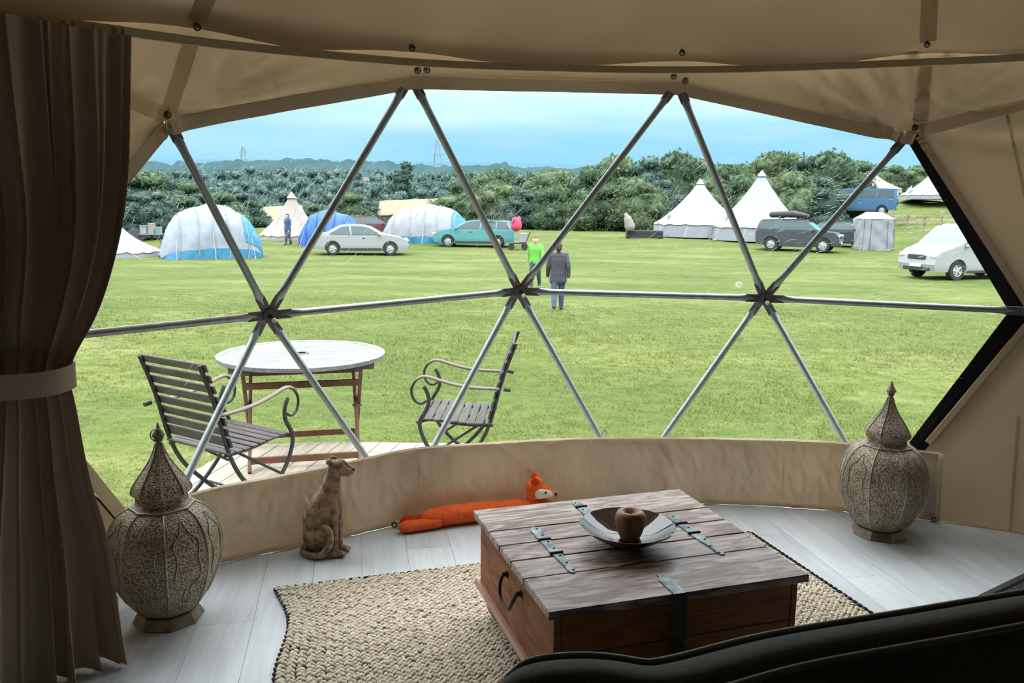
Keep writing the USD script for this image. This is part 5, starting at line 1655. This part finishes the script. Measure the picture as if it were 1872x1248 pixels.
SED = [(-2.15, .28), (-2.22, .45), (-2.24, .78), (-2.16, .98), (-1.72, 1.05), (-1.05, 1.40), (-.55, 1.45), (.10, 1.43), (.45, 1.34), (1.10, .98), (1.80, .86), (2.14, .70), (2.20, .50), (2.14, .26), (1.0, .20), (-1.0, .20)]
q1, q2 = on_ground(574, 468), on_ground(735, 466)
c, yw = (q1 + q2) / 2, math.atan2(q2[1] - q1[1] - .9, q2[0] - q1[0])
vehicle('car', 'white saloon car parked before the royal blue tent', c + V([0, .9, 0]), yw, SED, 1.78, .92, (-1.35, 1.33), .315, 'paint_white',
        [[(-1.52, 1.00), (-.95, 1.33), (-.58, 1.37), (-.52, .98)], [(-.46, .98), (-.50, 1.37), (.08, 1.36), (.36, 1.29), (.92, .98)]],
        [((1.10, .98), (.45, 1.34), 'windscreen'), ((-1.72, 1.05), (-1.05, 1.40), 'rear_window')])
EST = [(-2.20, .30), (-2.26, .55), (-2.24, .95), (-2.02, 1.40), (-1.85, 1.47), (-.6, 1.52), (.15, 1.48), (.50, 1.38), (1.15, 1.00), (1.85, .88), (2.16, .70), (2.22, .50), (2.14, .28), (1.0, .20), (-1.0, .20)]
q1, q2 = on_ground(793, 455), on_ground(935, 452)
c = (q1 + q2) / 2
c = stand(866, 45.0)
vehicle('car', 'teal estate car facing left with a cycle rack behind it', c + V([0, .9, 0]), PI - .12 + face(c), EST, 1.76, .95, (-1.36, 1.36), .32, 'paint_teal',
        [[(-2.00, 1.02), (-1.84, 1.38), (-1.36, 1.41), (-1.30, 1.02)], [(-1.24, 1.02), (-1.30, 1.42), (-.50, 1.44), (-.44, 1.00)], [(-.38, 1.00), (-.44, 1.44), (.12, 1.41), (.42, 1.33), (1.0, 1.00)]],
        [((1.15, 1.00), (.50, 1.38), 'windscreen'), ((-2.24, .95), (-2.02, 1.40), 'rear_window')])
ct_ = c
SUV = [(-2.12, .36), (-2.18, .62), (-2.16, 1.08), (-2.02, 1.56), (-1.86, 1.70), (-.4, 1.75), (.25, 1.70), (.55, 1.58), (1.10, 1.14), (1.92, 1.04), (2.16, .86), (2.20, .55), (2.10, .34), (1.0, .28), (-1.0, .28)]
c = stand(1463, 45.5)
suv_at = c
suv_yaw = face(c) - .16
vehicle('car', 'dark off road car with a roof box parked before the taller bell tent', c, suv_yaw, SUV, 1.88, 1.08, (-1.32, 1.38), .37, 'paint_dark',
        [[(-2.00, 1.18), (-1.86, 1.60), (-1.34, 1.64), (-1.30, 1.16)], [(-1.24, 1.16), (-1.28, 1.64), (-.46, 1.67), (-.42, 1.15)], [(-.36, 1.15), (-.40, 1.67), (.22, 1.63), (.48, 1.52), (.98, 1.15)]],
        [((1.10, 1.14), (.55, 1.58), 'windscreen'), ((-2.16, 1.08), (-2.02, 1.56), 'rear_window')], tumble=.15, lampz=.86)
rb = thing('roof_box', 'dark roof box with its load on the dark off road car', 'roof box', c + V([0, 0, 1.76]), suv_yaw)
part(rb, 'shell', mv(tm(m3.Manifold.hull_points(np.vstack([sph(p, r_) for p, r_ in (((-1.25, -.3, .20), .16), ((-1.25, .3, .20), .16), ((-.2, -.34, .24), .19), ((-.2, .34, .24), .19), ((.55, -.25, .16), .10), ((.55, .25, .16), .10))]))), (-.2, 0, 0)), 'car_plastic', smooth=True)
for x in (-1.0, .1):
    part(rb, 'roof_bar', rod((x, -.72, .03), (x, .72, .03), .03, 8), 'hub_metal')
    for y in (-.66, .66):
        part(rb, 'bar_foot', cbox(.08, .06, .08, .01, (x, y, .02)), 'car_plastic')
rt_ = V([math.cos(suv_yaw), math.sin(suv_yaw), 0])
wh = thing('spare_wheel_cover', 'round pink cover on the back of the dark off road car', 'wheel cover', c - rt_ * 2.30 + V([0, -.25, .98]), suv_yaw)
part(wh, 'cover', mv(lathe([(0, .10), (.25, .10), (.30, .06), (.30, -.06), (0, -.06)], 24), (0, 0, 0), RY(-PI / 2)), 'pink', smooth=30)
part(wh, 'hub', mv(lathe([(0, .13), (.09, .12), (.10, .10)], 16), (0, 0, 0), RY(-PI / 2)), 'pink')

VAN = [(-2.45, .35), (-2.5, .7), (-2.48, 1.75), (-2.36, 1.93), (.35, 1.95), (.80, 1.84), (1.50, 1.22), (2.12, 1.02), (2.38, .85), (2.44, .55), (2.36, .32), (1.0, .26), (-1.0, .26)]
q = on_ground(1664, 511)
vy = face(q) + PI + .78
fw = V([math.cos(vy), math.sin(vy), 0])
van = vehicle('van', 'white van with its bonnet towards the window at the right', q - fw * 2.1 + V([.65, .5, 0]), vy, VAN, 1.92, 1.12, (-1.55, 1.48), .34, 'paint_white',
              [[(-2.3, 1.22), (-2.3, 1.76), (-1.1, 1.78), (-1.1, 1.22)], [(-1.0, 1.22), (-1.0, 1.78), (.1, 1.78), (.1, 1.22)], [(.18, 1.22), (.18, 1.78), (.62, 1.74), (1.32, 1.22)]],
              [((1.50, 1.22), (.80, 1.84), 'windscreen')], tumble=.12, lampz=.86)
CMP = [(-2.3, .40), (-2.34, .8), (-2.3, 1.8), (-2.2, 1.95), (1.2, 1.98), (1.6, 1.88), (2.05, 1.2), (2.25, .9), (2.28, .5), (2.1, .36), (1.0, .30), (-1.0, .30)]
q = on_y(1578, 392, 64)
vehicle('van', 'blue camper van on the bank behind the square utility tent', q, face(q) + PI - .1, CMP, 1.8, 1.15, (-1.35, 1.45), .34, 'paint_blue',
        [[(-2.1, 1.25), (-2.1, 1.80), (-1.0, 1.82), (-1.0, 1.25)], [(-.9, 1.25), (-.9, 1.82), (.3, 1.82), (.3, 1.25)], [(.4, 1.25), (.4, 1.82), (1.3, 1.80), (1.8, 1.25)]],
        [((2.05, 1.2), (1.6, 1.88), 'windscreen')], tumble=.10, lampz=.75)
q = on_ground(1535, 452)
vehicle('car', 'low silver grey car half hidden behind the dark off road car', stand(1540, 49), face(stand(1540, 49)) - .1, SED, 1.78, .92, (-1.35, 1.33), .315, 'paint_dark',
        [[(-1.52, 1.00), (-.95, 1.33), (-.58, 1.37), (-.52, .98)], [(-.46, .98), (-.50, 1.37), (.08, 1.36), (.36, 1.29), (.92, .98)]],
        [((1.10, .98), (.45, 1.34), 'windscreen'), ((-1.72, 1.05), (-1.05, 1.40), 'rear_window')])
q = stand(672, 49.0)
vehicle('car', 'maroon car behind the white saloon car', q, face(q) + .1, SED, 1.75, .92, (-1.35, 1.33), .315, 'paint_maroon',
        [[(-1.52, 1.00), (-.95, 1.33), (-.58, 1.37), (-.52, .98)], [(-.46, .98), (-.50, 1.37), (.08, 1.36), (.36, 1.29), (.92, .98)]],
        [((1.10, .98), (.45, 1.34), 'windscreen'), ((-1.72, 1.05), (-1.05, 1.40), 'rear_window')])


def bicycle(loc, rz, label):
    t = thing('bicycle', label, 'bicycle', loc, rz)
    for x in (-.52, .52):
        w = part(t, 'wheel', mv(tube([(.33 * math.cos(a), 0, .33 * math.sin(a)) for a in np.linspace(0, 2 * PI, 29)], .022, 6), (x, 0, .35)), 'tyre', smooth=True)
        part(w, 'spokes', cat([rod((x, 0, .35), (x + .32 * math.cos(a), 0, .35 + .32 * math.sin(a)), .005, 3) for a in np.linspace(0, 2 * PI, 13)[:-1]]), 'wheel_rim')
    J = dict(bb=(-.08, 0, .30), st=(-.22, 0, .78), hd=(.36, 0, .82), ra=(-.52, 0, .35), fa=(.52, 0, .35))
    part(t, 'frame', cat([rod(J[a], J[b], .02, 6) for a, b in (('bb', 'st'), ('bb', 'hd'), ('st', 'hd'), ('bb', 'ra'), ('st', 'ra'), ('hd', 'fa'))]), 'paint_dark')
    part(t, 'handlebar', tube(smooth_path([(.44, -.28, .95), (.38, -.12, .98), (.37, 0, .93), (.38, .12, .98), (.44, .28, .95)], 14), .016, 6), 'car_plastic')
    part(t, 'saddle', flesh([[((-.34, 0, .86), .055), ((-.12, 0, .86), .028)]], .03, 4), 'car_plastic', smooth=True)
    return t


bicycle(stand(915, 44.0) + V([0, 1.0, 1.55]), face(ct_) + .12, 'bicycle carried on the roof rack of the teal estate car')
for k in (-.5, .6):
    tag_ = thing('roof_bar', f'black roof bar {"nearer the tail" if k > 0 else "nearer the bonnet"} of the teal estate car', 'roof bar', ct_ + V([.75 + k, .9, 1.50]), face(ct_) - .1)
    part(tag_, 'bar', rod((0, -.62, .06), (0, .62, .06), .03, 8), 'car_plastic')
    part(tag_, 'bar_foot', cbox(.07, .07, .08, .01, (0, -.58, .03)), 'car_plastic')
    part(tag_, 'bar_foot', cbox(.07, .07, .08, .01, (0, .58, .03)), 'car_plastic')
q = stand(944, 44)
b_ = thing('pink_bag', 'round pink bag behind the teal estate car', 'bag', V([q[0], q[1], on_y(944, 425, 44)[2]]))
part(b_, 'bag', flesh([[((0, 0, .36), .30), ((0, 0, .56), .27)], [((0, 0, .5), .26), ((.12, 0, .74), .12)]], .08, 6), 'pink', smooth=True)
part(b_, 'strap', tube([(-.2, -.22, .45), (-.1, -.3, .7), (.1, -.22, .86)], .02, 6), 'car_plastic')
st_b = thing('trolley', 'black folding trolley carrying the round pink bag', 'trolley', q)
part(st_b, 'platform', cbox(.85, .6, .06, .01, (.1, 0, .35)), 'car_plastic')
for sx in (-.25, .45):
    for sy in (-.28, .28):
        part(st_b, 'wheel', mv(lathe([(0, -.04), (.17, -.04), (.17, .04), (0, .04)], 16), (sx, sy, .17), RX(PI / 2)), 'tyre')
part(st_b, 'handle', tube([(.5, -.25, .38), (.75, -.25, .95), (.75, .25, .95), (.5, .25, .38)], .018, 6), 'car_plastic')
part(st_b, 'box', cbox(.45, .5, .5, .03, (.38, 0, .64)), 'tent_white')

# fire pit with sacks
q = on_ground(1180, 435)
fp_ = thing('fire_pit', 'low dark timber fire pit on the grass left of the bell tents', 'fire pit', q, face(q) + .1)
for k in range(2):
    z_ = .14 + k * .24
    for s in (-1, 1):
        part(fp_, 'sleeper', cbox(2.3, .2, .22, .02, (-.1, s * .6, z_)), 'shoe')
        part(fp_, 'sleeper', cbox(.2, 1.0, .22, .02, (-.1 + s * 1.05, 0, z_)), 'shoe')
sk_ = thing('sack', 'white sack standing at the left end of the fire pit', 'sack', on_ground(1152, 437) + V([0, .3, .5]))
part(sk_, 'sack', flesh([[((0, 0, .3), .32), ((-.15, 0, .75), .24)], [((-.15, 0, .75), .22), ((-.3, 0, 1.05), .10)]], .08, 6), 'tent_cream', smooth=True)
part(sk_, 'neck_tie', mv(tube([(.13 * math.cos(a), .13 * math.sin(a), 0) for a in np.linspace(0, 2 * PI, 13)], .025, 5), (-.26, 0, .98)), 'post_wood')
for k, (x, y, top_, w_) in enumerate(((1252, 428, 400, 'leaning by the left bell tent'), (1272, 430, 410, 'between the two bell tents'), (1304, 428, 392, 'at the door of the taller bell tent'))):
    q = on_ground(x, y)
    hh = on_y(x, top_, q[1])[2] - q[2]
    p_ = thing('fence_post', f'short dark stake {w_}', 'post', q)
    part(p_, 'shaft', tube([(0, 0, -.2), (.02, 0, hh * .5), (.06 * (k - 1), 0, hh)], [.05, .045, .035], 7), 'post_wood')
    part(p_, 'wire', rod((0, 0, hh * .7), (.5, .05, hh * .55), .012, 4), 'hub_metal')
rf = thing('rail_fence', 'wooden rail fence behind the bonnet of the white van', 'fence', on_y(1640, 424, 52), .05)
for k in range(5):
    part(rf, 'post', cbox(.12, .12, 1.3, .01, (k * 1.1 - .5, 0, .55)), 'post_wood')
for k in range(4):
    for z_ in (.55, .98):
        part(rf, 'rail', cbox(1.06, .05, .13, .01, (k * 1.1 + .05, -.08, z_)), 'post_wood')
# camp kitchen at the left
q = on_ground(283, 455)
ck_ = thing('camp_table', 'folding camp table with boxes between the two left tents', 'table', q + V([-.4, .6, 0]))
part(ck_, 'top', cbox(1.1, .5, .04, .01, (0, 0, .72)), 'tent_grey')
for sx in (-1, 1):
    part(ck_, 'leg', rod((sx * .45, -.2, 0), (sx * .45, .2, .7), .018, 6), 'hub_metal')
    part(ck_, 'leg', rod((sx * .45, .2, 0), (sx * .45, -.2, .7), .018, 6), 'hub_metal')
for k, (dx, w_, h_, m_, lab) in enumerate(((-.75, .32, .36, 'tent_white', 'white cool box on the camp table, nearest the curtain'), (-.35, .26, .50, 'tent_cream', 'tall pale crate in the middle of the camp table'), (.0, .22, .30, 'paint_teal', 'small teal box on the camp table'))):
    b_ = thing('box', lab, 'box', q + V([dx, .6, .742]))
    part(b_, 'body', cbox(w_, .3, h_, .02, (0, 0, h_ / 2)), m_)
    part(b_, 'lid', cbox(w_ + .02, .32, .05, .015, (0, 0, h_ + .022)), 'tent_white')
for k, (dx, lab) in enumerate(((-1.0, 'dark folding chair left of the camp table'), (.75, 'dark folding chair right of the camp table'))):
    c_ = thing('camping_chair', lab, 'chair', q + V([dx, .2, 0]), .5 - k)
    part(c_, 'seat', cbox(.5, .48, .05, .02, (0, 0, .42)), 'car_plastic')
    part(c_, 'backrest', mv(cbox(.5, .05, .55, .02), (0, .26, .70), RX(-.2)), 'car_plastic')
    for sx in (-1, 1):
        part(c_, 'leg', rod((sx * .24, -.22, 0), (sx * .24, .22, .42), .016, 6), 'hub_metal')
        part(c_, 'leg', rod((sx * .24, .22, 0), (sx * .24, -.22, .42), .016, 6), 'hub_metal')


# ---- people
def person(label, loc, rz, h, top_m, leg_m, hair_m, stride=.12, hem=.50, arm=.06, seed=0):
    """a walking figure facing +y; h is its height"""
    t = thing('person', label, 'person', loc, rz)
    k = h / 1.75

    def J(x, y, z): return V([x, y, z]) * k
    hip, kn, an_ = {}, {}, {}
    for s in (-1, 1):
        f = s * stride
        hip[s], kn[s], an_[s] = J(s * .095, 0, .92), J(s * .10, f * .7 + .03, .50), J(s * .10, f * 1.5 - (.06 if s < 0 else 0), .09 + (.05 if s < 0 else 0))
    sh = {s: J(s * .185, .0, 1.43) for s in (-1, 1)}
    el = {s: J(s * .255, -s * arm - .02, 1.15) for s in (-1, 1)}
    wr_ = {s: J(s * .265, -s * arm * 2 + .06, .90) for s in (-1, 1)}
    B = lambda p, r: (p, r * k)
    head = [[B(J(0, .01, 1.635), .098), B(J(0, .035, 1.60), .080)], [B(J(0, .03, 1.56), .062), B(J(0, .05, 1.545), .045)]]
    neck = [[B(J(0, 0, 1.43), .062), B(J(0, .012, 1.57), .055)]]
    torso = [[B(J(-.13, 0, 1.40), .085), B(J(.13, 0, 1.40), .085)], [B(J(-.11, .01, 1.33), .105), B(J(.11, .01, 1.33), .105), B(J(-.09, 0, 1.08), .09), B(J(.09, 0, 1.08), .09)],
             [B(J(-.09, 0, 1.08), .09), B(J(.09, 0, 1.08), .09), B(J(-.09, 0, .95), .10), B(J(.09, 0, .95), .10)]]
    legs, arms, hands = [], [], []
    for s in (-1, 1):
        legs += [[B(hip[s], .092), B(kn[s], .062)], [B(kn[s], .060), B(an_[s], .042)]]
        arms += [[B(sh[s], .062), B(el[s], .046)], [B(el[s], .044), B(wr_[s], .032)]]
        palm = wr_[s] + J(0, .012, -.07)
        hands += [[B(wr_[s], .030), B(palm, .030)]]
        for j in range(4):
            a = palm + J(.0, (j - 1.5) * .020, -.02)
            b = a + J(-s * .006, .004, -.045 + .006 * abs(j - 1.3))
            hands += [[B(a, .0105), B(b, .0095)], [B(b, .0095), B(b + J(-s * .012, .006, -.028), .0085)]]
        hands += [[B(wr_[s] + J(0, .02, -.04), .014), B(wr_[s] + J(-s * .012, .055, -.085), .010)]]
    body = flesh(head + neck + torso + legs + arms + hands, .035 * k, 6)
    part(t, 'body', body, 'skin', smooth=True)
    grow = lambda bs, g: [[(p, r + g * k) for p, r in b] for b in bs]
    hemj = [[B(J(-.10, 0, .96), .11), B(J(.10, 0, .96), .11), B(J(-.11, 0, hem + .38), .115), B(J(.11, 0, hem + .38), .115)]]
    part(t, 'jacket', flesh(grow(torso, .018) + grow(arms, .018) + hemj, .04 * k, 6), top_m, smooth=True)
    part(t, 'collar', mv(lathe([(.075 * k, 0), (.085 * k, .02 * k), (.078 * k, .06 * k), (.068 * k, .06 * k)], 18), J(0, .005, 1.455)), top_m, smooth=True)
    part(t, 'trousers', flesh(grow(legs, .018) + [[B(hip[-1], .105), B(hip[1], .105)]], .04 * k, 6), leg_m, smooth=True)
    for s in (-1, 1):
        a = an_[s]
        part(t, 'shoe', flesh([[(a + J(0, -.03, -.040), .045 * k), (a + J(0, .05, -.048), .042 * k)], [(a + J(0, .05, -.048), .042 * k), (a + J(0, .14, -.056), .034 * k)]], .03 * k, 4), 'shoe', smooth=True)
        part(t, 'ear', ball(J(s * .098, .01, 1.62), .020 * k, 1), 'skin')
        part(t, 'eye', ball(J(s * .034, .108, 1.632), .010 * k, 1), 'glossy_black')
    part(t, 'nose', flesh([[B(J(0, .110, 1.625), .012), B(J(0, .126, 1.595), .014)]], .02 * k, 2), 'skin', smooth=True)
    part(t, 'mouth', cbox(.045 * k, .012 * k, .010 * k, .003, J(0, .100, 1.556)), 'pink')
    part(t, 'hair', flesh([[B(J(0, -.012, 1.668), .098), B(J(0, -.045, 1.61), .080)], [B(J(0, -.01, 1.69), .085), B(J(0, .045, 1.705), .055)], [B(J(0, -.05, 1.60), .070), B(J(0, -.05, 1.55), .050)]], .03 * k, 5), hair_m, smooth=True)
    return t


q = on_ground(1019, 567)
person('person in a dark jacket and blue jeans walking away over the grass', q, face(q) + .05, 1.56, 'jacket_grey', 'jeans', 'hair_dark', .10, .40, .05)
q = on_ground(978, 526)
person('person in a bright lime green jacket coming over the grass', q, face(q) + PI - .2, 1.52, 'jacket_lime', 'trousers_dark', 'hair_ginger', .13, .50, .07)
q = on_ground(527, 448)
person('person in dark clothes standing beside the royal blue tent', q, face(q) + 2.2, 1.68, 'tent_navy', 'trousers_dark', 'hair_dark', .04, .45, .03)
